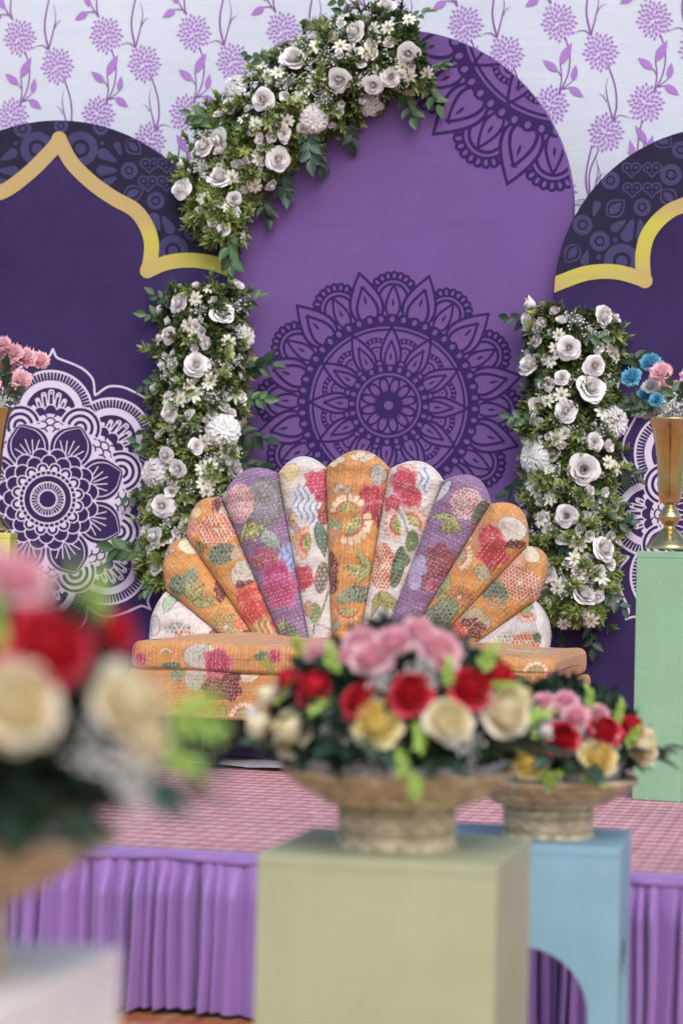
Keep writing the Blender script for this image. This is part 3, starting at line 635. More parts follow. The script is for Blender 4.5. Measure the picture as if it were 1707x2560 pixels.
def sprig(parent, pos, direction, nrm, L, n, mat, leaf=LEAF, ls=.36):
    """a stem (part) with its leaves (sub-parts); local +Y runs along the stem, +Z looks along nrm"""
    y = Vector(direction).normalized(); z = Vector(nrm); z = (z-y*z.dot(y)).normalized(); x = y.cross(z)
    Mx = Matrix((x, y, z)).transposed()
    if not STEM.materials: STEM.materials.append(M['stem'])
    s_ = bpy.data.objects.new('leaf_sprig', STEM); COL.objects.link(s_); s_.parent = parent; s_.rotation_mode = 'QUATERNION'; s_.rotation_quaternion = Mx.to_quaternion()
    s_.location = Vector(pos)-Vector(WL[parent.name]); s_.scale = (L, L, L)
    if not leaf.materials: leaf.materials.append(mat)
    for i in range(n):
        t = .22+.78*i/(n-1) if n > 1 else 1; sg = -1 if i % 2 else 1; an = 0 if i == n-1 else sg*(.75+random.uniform(-.2, .25))
        l = bpy.data.objects.new('leaf', leaf); COL.objects.link(l); l.material_slots[0].link = 'OBJECT'; l.material_slots[0].material = mat; l.parent = s_
        l.location = (0, t, .02); l.rotation_euler = (random.uniform(-.5, .35), random.uniform(-.5, .5), -an); k = ls*random.uniform(.8, 1.15); l.scale = (k, k, k)
    return s_
def tufts(P, Nn, size, nleaf, cols, seed, spread=(.35, 1.15)):
    """many small pointed leaves in whorls; returns verts, tris, colours"""
    rg = np.random.default_rng(seed); n = len(P); Nn = Nn/np.linalg.norm(Nn, axis=1, keepdims=True)
    ref = np.where(np.abs(Nn[:, 2:3]) > .9, np.array([[1., 0, 0]]), np.array([[0, 0, 1.]])); T = np.cross(ref, Nn); T /= np.linalg.norm(T, axis=1, keepdims=True); B = np.cross(Nn, T)
    base = np.array([(0, 0, 0), (-.20, .40, .07), (0, .5, -.02), (.20, .40, .07), (0, 1, -.10)]); fc = np.array([(0, 2, 1), (0, 3, 2), (1, 2, 4), (2, 3, 4)])
    tint = rg.random(n); Vs = []; Cs = []
    for k in range(nleaf):
        ph = 2*np.pi*(k/nleaf*2.3)+rg.random(n)*2*np.pi/nleaf*1.5+tint*9; lv = (k/nleaf); tilt = spread[1]-(spread[1]-spread[0])*lv+rg.normal(0, .14, n)
        ax = np.cos(tilt)[:, None]*Nn+np.sin(tilt)[:, None]*(np.cos(ph)[:, None]*T+np.sin(ph)[:, None]*B)
        up = np.cos(tilt+1.57)[:, None]*Nn+np.sin(tilt+1.57)[:, None]*(np.cos(ph)[:, None]*T+np.sin(ph)[:, None]*B); sd_ = np.cross(ax, up)
        L = size*(.8+.45*rg.random(n)); o_ = P+Nn*(size*.75*lv)[..., None] if np.ndim(size) else P+Nn*(size*.75*lv)
        v = o_[:, None, :]+L[:, None, None]*(base[None, :, 0:1]*sd_[:, None, :]+base[None, :, 1:2]*ax[:, None, :]-base[None, :, 2:3]*up[:, None, :]); Vs.append(v.reshape(-1, 3))
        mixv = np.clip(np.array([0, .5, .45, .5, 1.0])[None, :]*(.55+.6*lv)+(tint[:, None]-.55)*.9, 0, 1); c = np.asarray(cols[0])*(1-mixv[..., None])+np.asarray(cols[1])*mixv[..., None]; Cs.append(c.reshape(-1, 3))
    V = np.concatenate(Vs); C_ = np.concatenate(Cs); m_ = len(V)//5; F = (np.arange(m_)[:, None, None]*5+fc[None]).reshape(-1, 3)
    return V, F, C_

# ---------------------------------------------------------------- garlands of artificial flowers on the panels
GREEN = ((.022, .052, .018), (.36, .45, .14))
def garland(label, path, Yg, depth, ntuft, spec, seed):
    rg = np.random.default_rng(seed); C_ = np.array([p[:2] for p in path], float); Wd = np.array([p[2] for p in path], float)
    sp = np.array(smooth_path([(*p,) for p in C_], 12)); wd = np.array([q[0] for q in smooth_path([(w, 0) for w in Wd], 12)])
    root = empty('flower_garland', PY(*sp[-1], Yg), label, 'flower garland', 'white flower garlands')
    def place(u, v):
        d = np.hypot(sp[:, 0]-u, sp[:, 1]-v); i = int(d.argmin()); c = min(1.0, d[i]/wd[i]); dr = np.array([u, v])-sp[i]; L = np.linalg.norm(dr)+1e-6
        if d[i] > wd[i]*.97: u, v = sp[i]+dr/L*wd[i]*.97
        dr = dr/L; bl = depth*math.sqrt(max(0, 1-c**2.5)); n = Vector((dr[0]*c*.7, -math.sqrt(max(.25, 1-c*c)), -dr[1]*c*.7+.1)); return PY(u, v, Yg-bl), n.normalized(), bl
    # dark backing
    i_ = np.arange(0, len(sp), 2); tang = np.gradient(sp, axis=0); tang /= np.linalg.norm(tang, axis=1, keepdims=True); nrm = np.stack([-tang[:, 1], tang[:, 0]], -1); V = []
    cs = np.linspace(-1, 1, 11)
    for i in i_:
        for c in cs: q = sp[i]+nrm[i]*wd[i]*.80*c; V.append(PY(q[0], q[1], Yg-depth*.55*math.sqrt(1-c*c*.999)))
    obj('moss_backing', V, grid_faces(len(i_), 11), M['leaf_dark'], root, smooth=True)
    t = rg.random(ntuft)*(len(sp)-1.01); i = t.astype(int); c = rg.uniform(-1.0, 1.0, ntuft); stray = rg.random(ntuft) < .10; c = np.where(stray, np.sign(c)*rg.uniform(.95, 1.18, ntuft), c); fr = (t-i)[:, None]; ctr = sp[i]*(1-fr)+sp[i+1]*fr
    q = ctr+nrm[i]*(wd[i]*c)[:, None]; bl = depth*(np.sqrt(np.clip(1-np.abs(c)**2.5, 0, 1))*.86)*(.78+.3*rg.random(ntuft)); P = PY(q[:, 0], q[:, 1], Yg-bl)
    lat = nrm[i]*c[:, None]; Nn = np.stack([lat[:, 0], -np.sqrt(np.clip(1-c*c, .2, 1)), -lat[:, 1]+.15], -1)+rg.normal(0, .38, (ntuft, 3)); Nn[:, 1] = np.minimum(Nn[:, 1], -.12); bunch = np.sin(q[:, 0]*.09+1.3*np.sin(q[:, 1]*.07))+np.sin(q[:, 1]*.11+np.sin(q[:, 0]*.05)); P[:, 1] += .022*bunch
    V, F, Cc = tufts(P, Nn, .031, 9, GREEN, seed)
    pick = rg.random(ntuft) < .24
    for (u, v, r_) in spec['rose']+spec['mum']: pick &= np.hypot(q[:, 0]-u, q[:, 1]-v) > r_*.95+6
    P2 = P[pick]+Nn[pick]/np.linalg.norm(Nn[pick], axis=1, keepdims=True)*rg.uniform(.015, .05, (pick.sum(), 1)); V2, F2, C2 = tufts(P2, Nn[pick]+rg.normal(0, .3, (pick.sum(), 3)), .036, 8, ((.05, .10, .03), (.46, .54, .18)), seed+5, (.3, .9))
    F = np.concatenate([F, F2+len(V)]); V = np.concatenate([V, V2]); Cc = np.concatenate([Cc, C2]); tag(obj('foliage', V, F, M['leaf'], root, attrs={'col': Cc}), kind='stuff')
    k = 8.3/FPX
    for (u, v, r) in spec['rose']:
        p, n, bl = place(u, v); mlist, nm = (ROSE, 'rose') if (int(u)+int(v)) % 3 else (OPEN, 'open_rose')
        n = (n+Vector(rg.normal(0, .32, 3))).normalized(); inst(nm, mlist[int(u) % len(mlist)], M['rose_white'], root, np.array(p)+np.array(n)*.044, n, rg.random()*6.28, r*k*rg.uniform(.60, .74))
    for (u, v, r) in spec['bud']:
        p, n, bl = place(u, v); n = (n+Vector(rg.normal(0, .45, 3))).normalized(); inst('rosebud', BUD[int(u) % 3], M['rose_white'], root, np.array(p)+np.array(n)*.030, n, rg.random()*6.28, r*k*rg.uniform(.8, 1.05))
    for (u, v, r) in spec['mum']:
        p, n, bl = place(u, v); inst('chrysanthemum', MUM[int(u) % 2], M['mum_white'], root, np.array(p)+np.array(n)*.028, n, rg.random()*6.28, r*k*1.05)
    for (u, v) in spec['daisy']:
        p, n, bl = place(u, v); n = (n+Vector(rg.normal(0, .3, 3))).normalized(); inst('daisy', DAISY[int(u) % 3], M['daisy'], root, np.array(p)+np.array(n)*.040, n, rg.random()*6.28, rg.uniform(21, 26)*k)
    big = [(f[0], f[1], f[2]) for f in spec['rose']+spec['mum']+spec['bud']]; added = 0; tries = 0
    while added < 85 and tries < 2500:            # small filler blooms in the gaps
        tries += 1; i_r = int(rg.integers(2, len(sp)-2)); q_ = sp[i_r]+nrm[i_r]*wd[i_r]*rg.uniform(-.9, .9)
        if any(math.hypot(q_[0]-x, q_[1]-y) < rr*.62+9 for x, y, rr in big): continue
        big.append((q_[0], q_[1], 15)); added += 1; p, n, bl = place(*q_); n = (n+Vector(rg.normal(0, .45, 3))).normalized(); w_ = added % 4
        if w_ == 0: inst('daisy', DAISY[added % 3], M['daisy'], root, np.array(p)+np.array(n)*.040, n, rg.random()*6.28, rg.uniform(17, 23)*k)
        elif w_ == 1: inst('rosebud', BUD[added % 3], M['rose_white'], root, np.array(p)+np.array(n)*.030, n, rg.random()*6.28, rg.uniform(13, 19)*k)
        elif w_ == 2: inst('open_rose', OPEN[added % 3], M['rose_white'], root, np.array(p)+np.array(n)*.036, n, rg.random()*6.28, rg.uniform(14, 20)*k)
        else: inst('baby_breath', GYP[added % 3], M['gyp'], root, np.array(p)+np.array(n)*.02, n, rg.random()*6.28, rg.uniform(25, 34)*k)
    for (u, v) in spec['gyp']:
        p, n, bl = place(u, v); inst('baby_breath', GYP[int(u) % 3], M['gyp'], root, np.array(p)+np.array(n)*.018, n, rg.random()*6.28, rg.uniform(25, 36)*k)
    for (u, v, ang, L, mt) in spec['sprig']:
        p, n, bl = place(u, v); a = math.radians(ang); d = Vector((math.cos(a), -.12, math.sin(a))); n2 = Vector((n.x*.4, -1, .35)); start = np.array(p)+np.array((0, -.012 if bl > .02 else .0, 0))-np.array(d)*L*.25
        sprig(root, start, d, n2, L, 7 if L < .16 else 9, M[mt], LEAF, .33)
    return root
arch_spec = dict(
    rose=[(976,46,46),(910,91,48),(1025,125,48),(734,166,56),(861,193,56),(972,197,43),(937,202,40),(671,254,50),(574,342,48),(529,385,44),(683,399,50),(476,483,50),(554,470,54),(578,492,30),(628,500,40),(658,445,28)],
    bud=[(797,111,24),(827,110,24),(845,109,24),(815,184,22),(819,207,24),(740,275,28),(834,264,22),(688,329,24),(666,351,24),(688,354,22),(733,363,24),(749,396,20),(572,390,28),(1057,209,22),(1034,202,20),(552,602,24),(520,537,26),(437,517,22),(483,422,26)],
    mum=[(926,253,38),(604,234,36),(783,294,36)],
    daisy=[(790,133),(981,83),(914,138),(1022,179),(1030,221),(719,303),(494,544),(574,441),(602,452),(625,400),(868,69),(584,298),(701,138),(795,211),(753,252),(547,535),(858,133),(640,170),(720,130),(560,640)],
    gyp=[(843,161),(726,216),(914,234),(515,432),(600,544),(944,106),(1001,197),(808,271),(510,415),(640,400),(560,570),(760,230)],
    sprig=[(868,45,120,.15,'leaf_green'),(830,60,165,.13,'leaf_green'),(965,30,80,.12,'leaf_blue'),(1005,60,20,.13,'leaf_green'),(690,165,160,.14,'leaf_green'),(560,310,165,.16,'leaf_green'),(1012,240,-70,.16,'leaf_green'),(1070,235,-60,.17,'leaf_green'),(768,315,-80,.17,'leaf_blue'),(712,415,-80,.17,'leaf_blue'),(570,580,-80,.17,'leaf_green'),(890,300,-85,.17,'leaf_dark'),(790,355,-70,.17,'leaf_dark'),(680,490,-75,.16,'leaf_dark'),(715,480,-40,.13,'leaf_dark'),(460,425,150,.12,'leaf_green'),(600,600,-100,.15,'leaf_dark'),(650,270,-140,.12,'leaf_blue'),(930,120,-60,.12,'leaf_green'),(1090,215,10,.09,'leaf_green')])
garland('curved garland of white roses and green leaves along the top left of the middle arch', [(1046,110,70),(985,130,92),(900,152,96),(815,195,100),(735,245,102),(655,315,100),(595,385,96),(540,455,86),(545,530,56),(560,612,24)], YC-.02, .10, 1700, arch_spec, 11)
left_spec = dict(
    rose=[(469,767,42),(550,800,52),(494,921,50),(442,844,38),(447,1034,44),(464,1165,46),(490,1121,36),(435,1133,36),(571,1179,36),(419,1266,48),(413,778,40),(410,987,30),(522,1248,38),(414,1342,36),(619,1004,32),(440,1430,34)],
    bud=[(536,863,28),(551,765,22),(553,738,24),(600,947,24),(508,1023,24),(435,1227,24),(586,732,22),(525,888,22),(455,1325,22),(410,860,24),(610,1010,24)],
    mum=[(612,846,36),(553,1079,42),(407,1187,40)],
    daisy=[(504,751),(482,811),(496,846),(492,995),(468,1006),(443,1011),(578,1002),(602,1053),(515,1222),(597,1126),(442,1145),(609,1161),(400,1276),(560,854),(424,861),(395,1372),(470,1300)],
    gyp=[(504,785),(442,917),(518,983),(438,1203),(570,1137),(539,1159),(435,1308),(570,905),(430,1070),(600,765)],
    sprig=[(415,765,150,.12,'leaf_green'),(395,790,175,.13,'leaf_green'),(600,775,25,.13,'leaf_green'),(405,935,-150,.13,'leaf_green'),(600,1000,0,.16,'leaf_green'),(625,935,10,.19,'leaf_dark'),(625,1080,-15,.19,'leaf_dark'),(470,1075,-60,.13,'leaf_blue'),(390,1140,150,.13,'leaf_green'),(385,1210,-150,.14,'leaf_green'),(385,1390,170,.19,'leaf_green'),(476,1235,-80,.15,'leaf_dark'),(640,1160,-10,.17,'leaf_dark'),(450,890,20,.1,'leaf_green'),(385,1060,-160,.1,'leaf_dark'),(470,1330,-100,.13,'leaf_green'),(400,1440,-130,.11,'leaf_green')])
garland('upright garland of white roses and mums to the left of the shell sofa back', [(522,725,66),(512,800,82),(505,900,84),(497,1000,88),(490,1100,88),(477,1200,88),(454,1300,80),(432,1400,56),(416,1470,26)], YS-.02, .10, 1500, left_spec, 12)
right_spec = dict(
    rose=[(1481,793,48),(1426,873,50),(1474,915,46),(1463,983,58),(1346,1003,42),(1425,1036,48),(1489,1109,36),(1456,1171,60),(1421,1292,46),(1485,1381,46),(1445,1507,50),(1383,1431,42),(1342,926,46),(1326,809,42),(1408,954,30),(1309,1257,38),(1406,1376,32),(1520,1489,38),(1352,1545,28)],
    bud=[(1373,795,24),(1392,798,22),(1488,842,22),(1478,859,22),(1426,925,24),(1381,1222,24),(1408,1241,24),(1328,1299,22),(1311,1306,22),(1306,1080,24),(1338,1091,22),(1520,1285,24),(1532,817,24),(1350,767,28),(1500,1120,24),(1532,1275,22)],
    mum=[(1516,1058,42),(1355,1146,42)],
    daisy=[(1510,892),(1399,912),(1404,990),(1521,968),(1481,1045),(1401,1091),(1514,1180),(1346,1219),(1357,1241),(1373,1306),(1445,1356),(1456,1442),(1516,1361),(1361,1040),(1306,934),(1490,1462),(1309,1138),(1368,1102)],
    gyp=[(1434,809),(1441,945),(1375,992),(1423,1080),(1386,1186),(1474,1277),(1335,1328),(1456,1420),(1368,1515),(1474,828)],
    sprig=[(1310,806,170,.15,'leaf_dark'),(1435,835,-10,.13,'leaf_green'),(1368,870,-100,.14,'leaf_blue'),(1475,1015,45,.12,'leaf_green'),(1540,905,5,.17,'leaf_dark'),(1530,1005,-10,.16,'leaf_dark'),(1535,1140,-35,.17,'leaf_dark'),(1305,1195,-150,.15,'leaf_dark'),(1462,1230,-40,.14,'leaf_blue'),(1395,1320,-70,.13,'leaf_blue'),(1505,1317,10,.13,'leaf_blue'),(1545,1240,-45,.15,'leaf_dark'),(1510,1465,-50,.14,'leaf_blue'),(1496,1550,-85,.13,'leaf_dark'),(1345,1055,170,.13,'leaf_green'),(1345,850,-120,.13,'leaf_blue'),(1400,1560,-95,.11,'leaf_dark'),(1330,1350,-140,.1,'leaf_dark')])
garland('upright garland of white roses and mums to the right of the shell sofa back', [(1430,785,78),(1426,860,88),(1424,960,90),(1424,1060,92),(1424,1160,92),(1426,1260,92),(1430,1360,90),(1434,1440,84),(1438,1510,66),(1440,1555,34)], YS-.02, .10, 1500, right_spec, 13)

# ---------------------------------------------------------------- shell sofa in patchwork kantha cloth
class Paint:
    """dyes a cloth: u, v are positions on the cloth"""
    def __init__(s, u, v, base):
        s.u, s.v = u, v; s.c = np.tile(lin(base), (len(u), 1)); s.n1 = np.sin(u*.31+2*np.sin(v*.17))+np.sin(v*.27+1.7*np.sin(u*.21)); s.n2 = np.sin(u*.52+2.5*np.sin(v*.33))+np.sin(v*.47+2.2*np.sin(u*.39))
    def put(s, mask, col, a=1.0):
        m_ = np.clip(mask, 0, 1)[:, None]*a; s.c = s.c*(1-m_)+lin(col)*m_
    def e(s, cx, cy, rx, ry, rot=0): return np.clip(ell(s.u, s.v, cx, cy, rx, ry, rot)+.5, 0, 1)
    def peony(s, cx, cy, r, col=(178, 48, 78), hi=(222, 140, 150)):
        an = np.arctan2(s.v-cy, s.u-cx); rr = np.hypot(s.u-cx, s.v-cy); R_ = r*(1+.14*np.sin(an*5+cx)+.06*np.sin(an*9)); m_ = np.clip(R_-rr+.5, 0, 1); s.put(m_, col)
        s.put(m_*np.clip((rr/r-.72)*2.2, 0, .75), hi); vein = np.abs(np.sin(rr*.16+1.6*np.sin(an*2.5+cy))); s.put(m_*(vein < .14), hi, .8)
        s.put(m_*np.clip((s.n2-.6)*.6, 0, .5), (150, 30, 60))
    def pine(s, cx, cy, rx, ry, rot=0, a=(192, 98, 72), b_=(222, 190, 160)):
        c, q = math.cos(rot), math.sin(rot); x = (s.u-cx)*c+(s.v-cy)*q; y = -(s.u-cx)*q+(s.v-cy)*c; m_ = s.e(cx, cy, rx, ry, rot); s.put(m_, a)
        p = 9.5; row = np.floor(y/p*1.15); fx = ((x/p+.5*(row % 2)) % 1)-.5; fy = (y/p*1.15 % 1)-.25; d = np.hypot(fx, fy*1.0); s.put(m_*((d > .36) & (d < .62)), b_); s.put(m_*(d < .16), (150, 60, 50), .7); s.put(s.e(cx, cy, 5, 5), (190, 200, 190))
    def coral(s, cx, cy, rx, ry, rot=0, a=(112, 46, 52), b_=(206, 140, 120)):
        an = np.arctan2(s.v-cy, s.u-cx); k = 1+.12*np.sin(an*6+cx); m_ = np.clip((k-np.hypot((s.u-cx)/rx, (s.v-cy)/ry))*rx*.6+.5, 0, 1); s.put(m_, a); s.put(m_*(np.abs(np.sin(s.n1*3.4+(s.u+s.v)*.12)) < .26), b_, .8)
    def cloud(s, cx, cy, rx, ry, rot=0, a=(205, 190, 170), b_=(140, 150, 155)):
        m_ = s.e(cx, cy, rx, ry, rot); s.put(m_, a); s.put(m_*(np.sin(s.n1*2.6+s.v*.1) > .45), b_, .75); s.put(np.clip(1.3-np.abs(ell(s.u, s.v, cx, cy, rx, ry, rot)), 0, 1), (90, 85, 80), .7)
    def wave(s, cx, cy, rx, ry, a=(205, 205, 215), b_=(120, 140, 165)):
        m_ = s.e(cx, cy, rx, ry); s.put(m_, a); s.put(m_*(np.sin(s.u*.42+2.4*np.sin(s.v*.13)) > .25), b_, .85)
    def beads(s, cx, cy, rx, ry, rot=0, a=(120, 140, 110), b_=(70, 50, 62)):
        m_ = s.e(cx, cy, rx, ry, rot); s.put(m_, a); p = 11; row = np.floor(s.v/p); fx = ((s.u/p+.5*(row % 2)) % 1)-.5; fy = (s.v/p % 1)-.5; d = np.hypot(fx, fy); s.put(m_*((d < .36) & (d > .14)), b_); s.put(m_*(d < .1), (200, 190, 130), .7)
    def leaf(s, x, y, ang, L, w, a=(128, 142, 92), b_=(192, 178, 96)):
        c, q = math.cos(ang), math.sin(ang); p = (s.u-x)*c+(s.v-y)*q; t = -(s.u-x)*q+(s.v-y)*c; d = leafd(p, t, 0, L, w, .7); s.put(np.clip(d+.8, 0, 1), (70, 62, 40)); s.put(np.clip(d-.5, 0, 1), a); s.put(np.clip(d-.8, 0, 1)*(np.abs(np.sin(t*1.0)) > .8), b_)
    def leaves(s, x, y, angs, L, w):
        for i, a in enumerate(angs): s.leaf(x, y, math.radians(a), L*(1-.12*(i % 2)), w)
    def fan(s, x, y, a0, a1, R_, pet=(224, 202, 158)):
        an = np.degrees(np.arctan2(s.v-y, s.u-x)) % 360; rr = np.hypot(s.u-x, s.v-y); lo, hi = a0 % 360, a0 % 360+(a1-a0); an = np.where(an < lo, an+360, an); inn = (an > lo) & (an < hi); k = (a1-a0)/7
        sc = R_*(.92+.1*np.abs(np.sin(np.pi*(an-lo)/k))); m_ = inn*np.clip(sc-rr+.5, 0, 1); s.put(m_, pet); s.put(m_*(np.abs(((an-lo)/k % 1)-.0) < .1), (170, 90, 70)); s.put(m_*(rr > sc-2.2), (170, 100, 75), .8); s.put(inn*(np.abs(rr-R_*.58) < R_*.07), (186, 66, 56), .85)
        m2 = inn*np.clip(R_*.5-rr+.5, 0, 1); s.put(m2, (112, 140, 92)); s.put(m2*(np.sin((an-lo)*.35) > .35), (214, 186, 74))
    def twig(s, pts, w=2.2, col=(112, 122, 92)): s.put(np.clip(pline(s.u, s.v, smooth_path(pts, 4), w)+.5, 0, 1), col, .85)
    def fade(s):
        g = s.c.mean(1, keepdims=True); s.c = (s.c*.86+g*.14)*.95+.012; hair = np.abs(np.sin(s.n2*2.7+s.v*.19+s.u*.05)) < .07; s.c = np.where(hair[:, None], s.c*.75+.25*.55, s.c); ink = np.abs(np.sin(s.n1*2.1+s.n2*1.3+s.u*.07)) < .05; s.c = np.where(ink[:, None], s.c*.78, s.c)
    def green(s, cx, cy, rx, ry, rot=0, a=(96, 122, 96)): s.put(s.e(cx, cy, rx, ry, rot), a); s.put(s.e(cx, cy, rx, ry, rot)*(s.n2 > .8), (64, 90, 66), .6)
ZA = lambda x, y: (400+x/4.356, 1130+y/4.356)
ZB = lambda x, y: (680+x/3.733, 1120+y/3.733)
ZC = lambda x, y: (980+x/3.733, 1160+y/3.733)
OR, PU, WH = (204, 138, 60), (134, 98, 142), (206, 197, 194)
def motifs(p, which):
    if which == 'seat':
        rs = random.Random(3)
        for i in range(70):
            x, y = rs.uniform(310, 1460), rs.uniform(1000, 1588); [lambda: p.peony(x, y, 24, (196, 100, 110)), lambda: p.cloud(x, y, 34, 22), lambda: p.beads(x, y, 30, 18), lambda: p.coral(x, y, 26, 20), lambda: p.leaves(x, y, [20, 60, 110, 160], 40, 8), lambda: p.pine(x, y, 28, 24)][i % 6]()
        p.fan(*_s(440, 375), 200, 340, 20); p.cloud(*_s(810, 385), 50, 30); p.peony(*_s(980, 450), 40); p.green(*_s(1430, 370), 24, 12); p.twig([_s(1250, 480), _s(1290, 400), _s(1350, 350)]); p.green(*_s(500, 465), 26, 9)
        p.beads(1215, 1640, 40, 10); p.fan(1353, 1678, 190, 345, 34); p.peony(1395, 1690, 18); p.cloud(1424, 1678, 14, 24, .3); p.coral(1412, 1688, 6, 16); p.green(1310, 1692, 16, 8); p.green(1450, 1665, 8, 22); p.peony(690, 1640, 20); p.beads(850, 1650, 34, 14); p.cloud(960, 1650, 30, 22); p.coral(1050, 1650, 26, 16); p.peony(330, 1650, 20); p.pine(1130, 1650, 26, 18)
        return
    if which == 'base':
        p.cloud(*_s(735, 615), 27, 34, a=(190, 180, 150)); p.peony(*_s(950, 530), 32, (196, 100, 110), (220, 190, 160)); p.cloud(*_s(1265, 540), 32, 22, a=(214, 190, 150), b_=(196, 176, 140)); p.coral(*_s(930, 700), 32, 26); p.coral(*_s(1090, 680), 34, 34); p.coral(*_s(1140, 580), 18, 28); p.leaf(*_s(1035, 960), -1.57, 38, 10); p.leaf(*_s(930, 960), -1.7, 16, 6); p.fan(*_s(1240, 960), 180, 330, 40); p.green(*_s(560, 560), 20, 26, a=(150, 150, 110))
        p.cloud(1370, 1718, 28, 24, a=(190, 176, 130)); p.coral(1414, 1722, 32, 30); p.green(1450, 1705, 14, 10, a=(150, 160, 130)); p.pine(1300, 1715, 26, 14); p.green(1466, 1760, 6, 24); p.peony(800, 1730, 36); p.beads(900, 1740, 40, 24); p.coral(1000, 1730, 36, 30); p.fan(1100, 1780, 190, 340, 44); p.peony(360, 1740, 30); p.pine(1200, 1740, 34, 22)
        return
    if which == -5:
        p.cloud(*ZA(40, 1880), 14, 24, a=(205, 196, 196), b_=(176, 170, 182)); p.beads(*ZA(270, 1910), 34, 14, a=(200, 190, 182), b_=(110, 110, 112)); p.pine(*ZA(360, 1985), 24, 10); p.green(*ZA(195, 1590), 22, 12, -.6); p.leaf(*ZA(180, 1560), 1.8, 46, 14, (150, 180, 150), (170, 190, 160)); p.twig([ZA(150, 1740), ZA(230, 1690), ZA(380, 1660)], 1.6, (120, 120, 120)); p.coral(*ZA(640, 1960), 10, 10)
    if which == -4:
        p.cloud(*ZA(350, 1030), 28, 18, .3, (226, 206, 176), (190, 196, 170)); p.cloud(*ZA(170, 1075), 9, 5); p.cloud(*ZA(100, 1110), 9, 6); p.twig([ZA(90, 1250), ZA(270, 1215), ZA(430, 1240)], 1.4, (170, 130, 80)); p.twig([ZA(60, 1370), ZA(170, 1360), ZA(330, 1330)], 1.4, (170, 130, 80))
        p.green(*ZA(350, 1420), 20, 40, .5, (150, 160, 120)); p.beads(*ZA(255, 1450), 24, 26); p.leaves(*ZA(400, 1640), [-105, -60, -12, 5], 66, 11); p.coral(*ZA(690, 1450), 15, 40); p.cloud(*ZA(540, 1200), 10, 24, -.5, (176, 176, 170)); p.pine(*ZA(770, 1900), 40, 34, 0, (196, 170, 96), (150, 120, 80)); p.twig([ZA(590, 1790), ZA(680, 1690), ZA(830, 1690), ZA(950, 1850)], 6, (196, 170, 90)); p.coral(*ZA(920, 1850), 14, 20, 0, (206, 110, 60)); p.coral(*ZA(1010, 1980), 18, 12, 0, (90, 80, 50))
    if which == -3:
        p.coral(*ZA(640, 570), 16, 20); p.cloud(*ZA(720, 680), 14, 24, -.4); p.cloud(*ZA(410, 660), 16, 14, 0, (224, 190, 130), (200, 180, 120)); p.peony(*ZA(370, 830), 20, (226, 150, 130), (232, 180, 150)); p.pine(*ZA(640, 850), 44, 42); p.leaves(*ZA(420, 980), [30, 45, 62, 75], 36, 5); p.green(*ZA(640, 1130), 22, 24, .4, (150, 150, 110)); p.beads(*ZA(710, 1110), 34, 26, -.4); p.cloud(*ZA(860, 1100), 14, 20, .6, (196, 160, 120)); p.coral(*ZA(980, 1130), 8, 34, 0, (176, 120, 80))
        p.cloud(*ZA(930, 1320), 28, 34, .5); p.coral(*ZA(985, 1470), 34, 18); p.peony(*ZA(1030, 1620), 44, (196, 66, 52), (226, 140, 96)); p.peony(*ZA(1060, 1740), 40, (190, 62, 52), (226, 140, 96)); p.wave(*ZA(1190, 1900), 30, 24, (206, 150, 80), (120, 112, 96)); p.peony(*ZA(1290, 1850), 16, (190, 62, 52))
    if which == -2:
        p.green(*ZA(1150, 560), 44, 66, 0, (116, 116, 118)); p.beads(*ZA(1130, 560), 36, 56, 0, (118, 122, 124), (150, 130, 150)); p.pine(*ZA(890, 560), 36, 50, 0, (184, 128, 138), (216, 180, 176)); p.cloud(*ZA(700, 480), 12, 14); p.leaves(*ZA(960, 770), [20, 42, 62, 85, 105], 66, 8); p.leaf(*ZA(1140, 880), .7, 62, 20, (130, 150, 140), (160, 170, 160))
        p.coral(*ZA(1170, 1160), 36, 26, 0, (150, 70, 92), (190, 130, 110)); p.wave(*ZA(1400, 1180), 18, 46, (150, 160, 200), (110, 120, 170)); p.peony(*ZA(1300, 1330), 34, (168, 52, 110), (196, 100, 150)); p.peony(*ZA(1340, 1520), 42, (170, 52, 108), (196, 100, 150)); p.leaves(*ZA(1400, 1820), [70, 90, 110, 130], 40, 6); p.green(*ZA(1460, 1960), 16, 22, 0, (96, 96, 90))
    if which == -1:
        p.cloud(*ZB(130, 240), 34, 20, -.6, (222, 206, 150), (200, 170, 110)); p.twig([ZB(95, 430), ZB(200, 300), ZB(260, 170)], 5, (196, 190, 90)); p.peony(*ZB(420, 330), 34, (190, 62, 92)); p.peony(*ZB(470, 450), 20, (170, 50, 80)); p.wave(*ZB(280, 500), 24, 44); p.wave(*ZB(390, 610), 20, 30); p.coral(*ZB(480, 620), 14, 26, 0, (150, 70, 60)); p.twig([ZB(110, 480), ZB(150, 600), ZB(260, 740)], 1.6, (120, 130, 120))
        for q in ((165, 600), (205, 720), (170, 690), (240, 770)): p.cloud(*ZB(*q), 8, 11, 0, (200, 130, 100), (120, 150, 180))
        p.fan(*ZB(385, 890), 110, 260, 46, (216, 160, 126)); p.put(p.e(*ZB(205, 650), 8, 6), (224, 190, 70)); p.put(p.e(*ZB(205, 840), 7, 9), (224, 190, 70)); p.leaf(*ZB(430, 690), 1.35, 92, 15, (86, 116, 100), (110, 130, 110)); p.peony(*ZB(300, 1210), 32, (186, 52, 72)); p.beads(*ZB(480, 1210), 16, 40, .1, (84, 110, 88), (190, 130, 130)); p.twig([ZB(540, 1340), ZB(500, 1500), ZB(430, 1640), ZB(420, 1720)], 5, (96, 116, 90)); p.green(*ZB(430, 1540), 16, 26, 0, (140, 156, 96)); p.cloud(*ZB(370, 1500), 12, 20, 0, (206, 150, 90)); p.twig([ZB(430, 1640), ZB(520, 1660), ZB(590, 1710)], 3, (96, 110, 90))
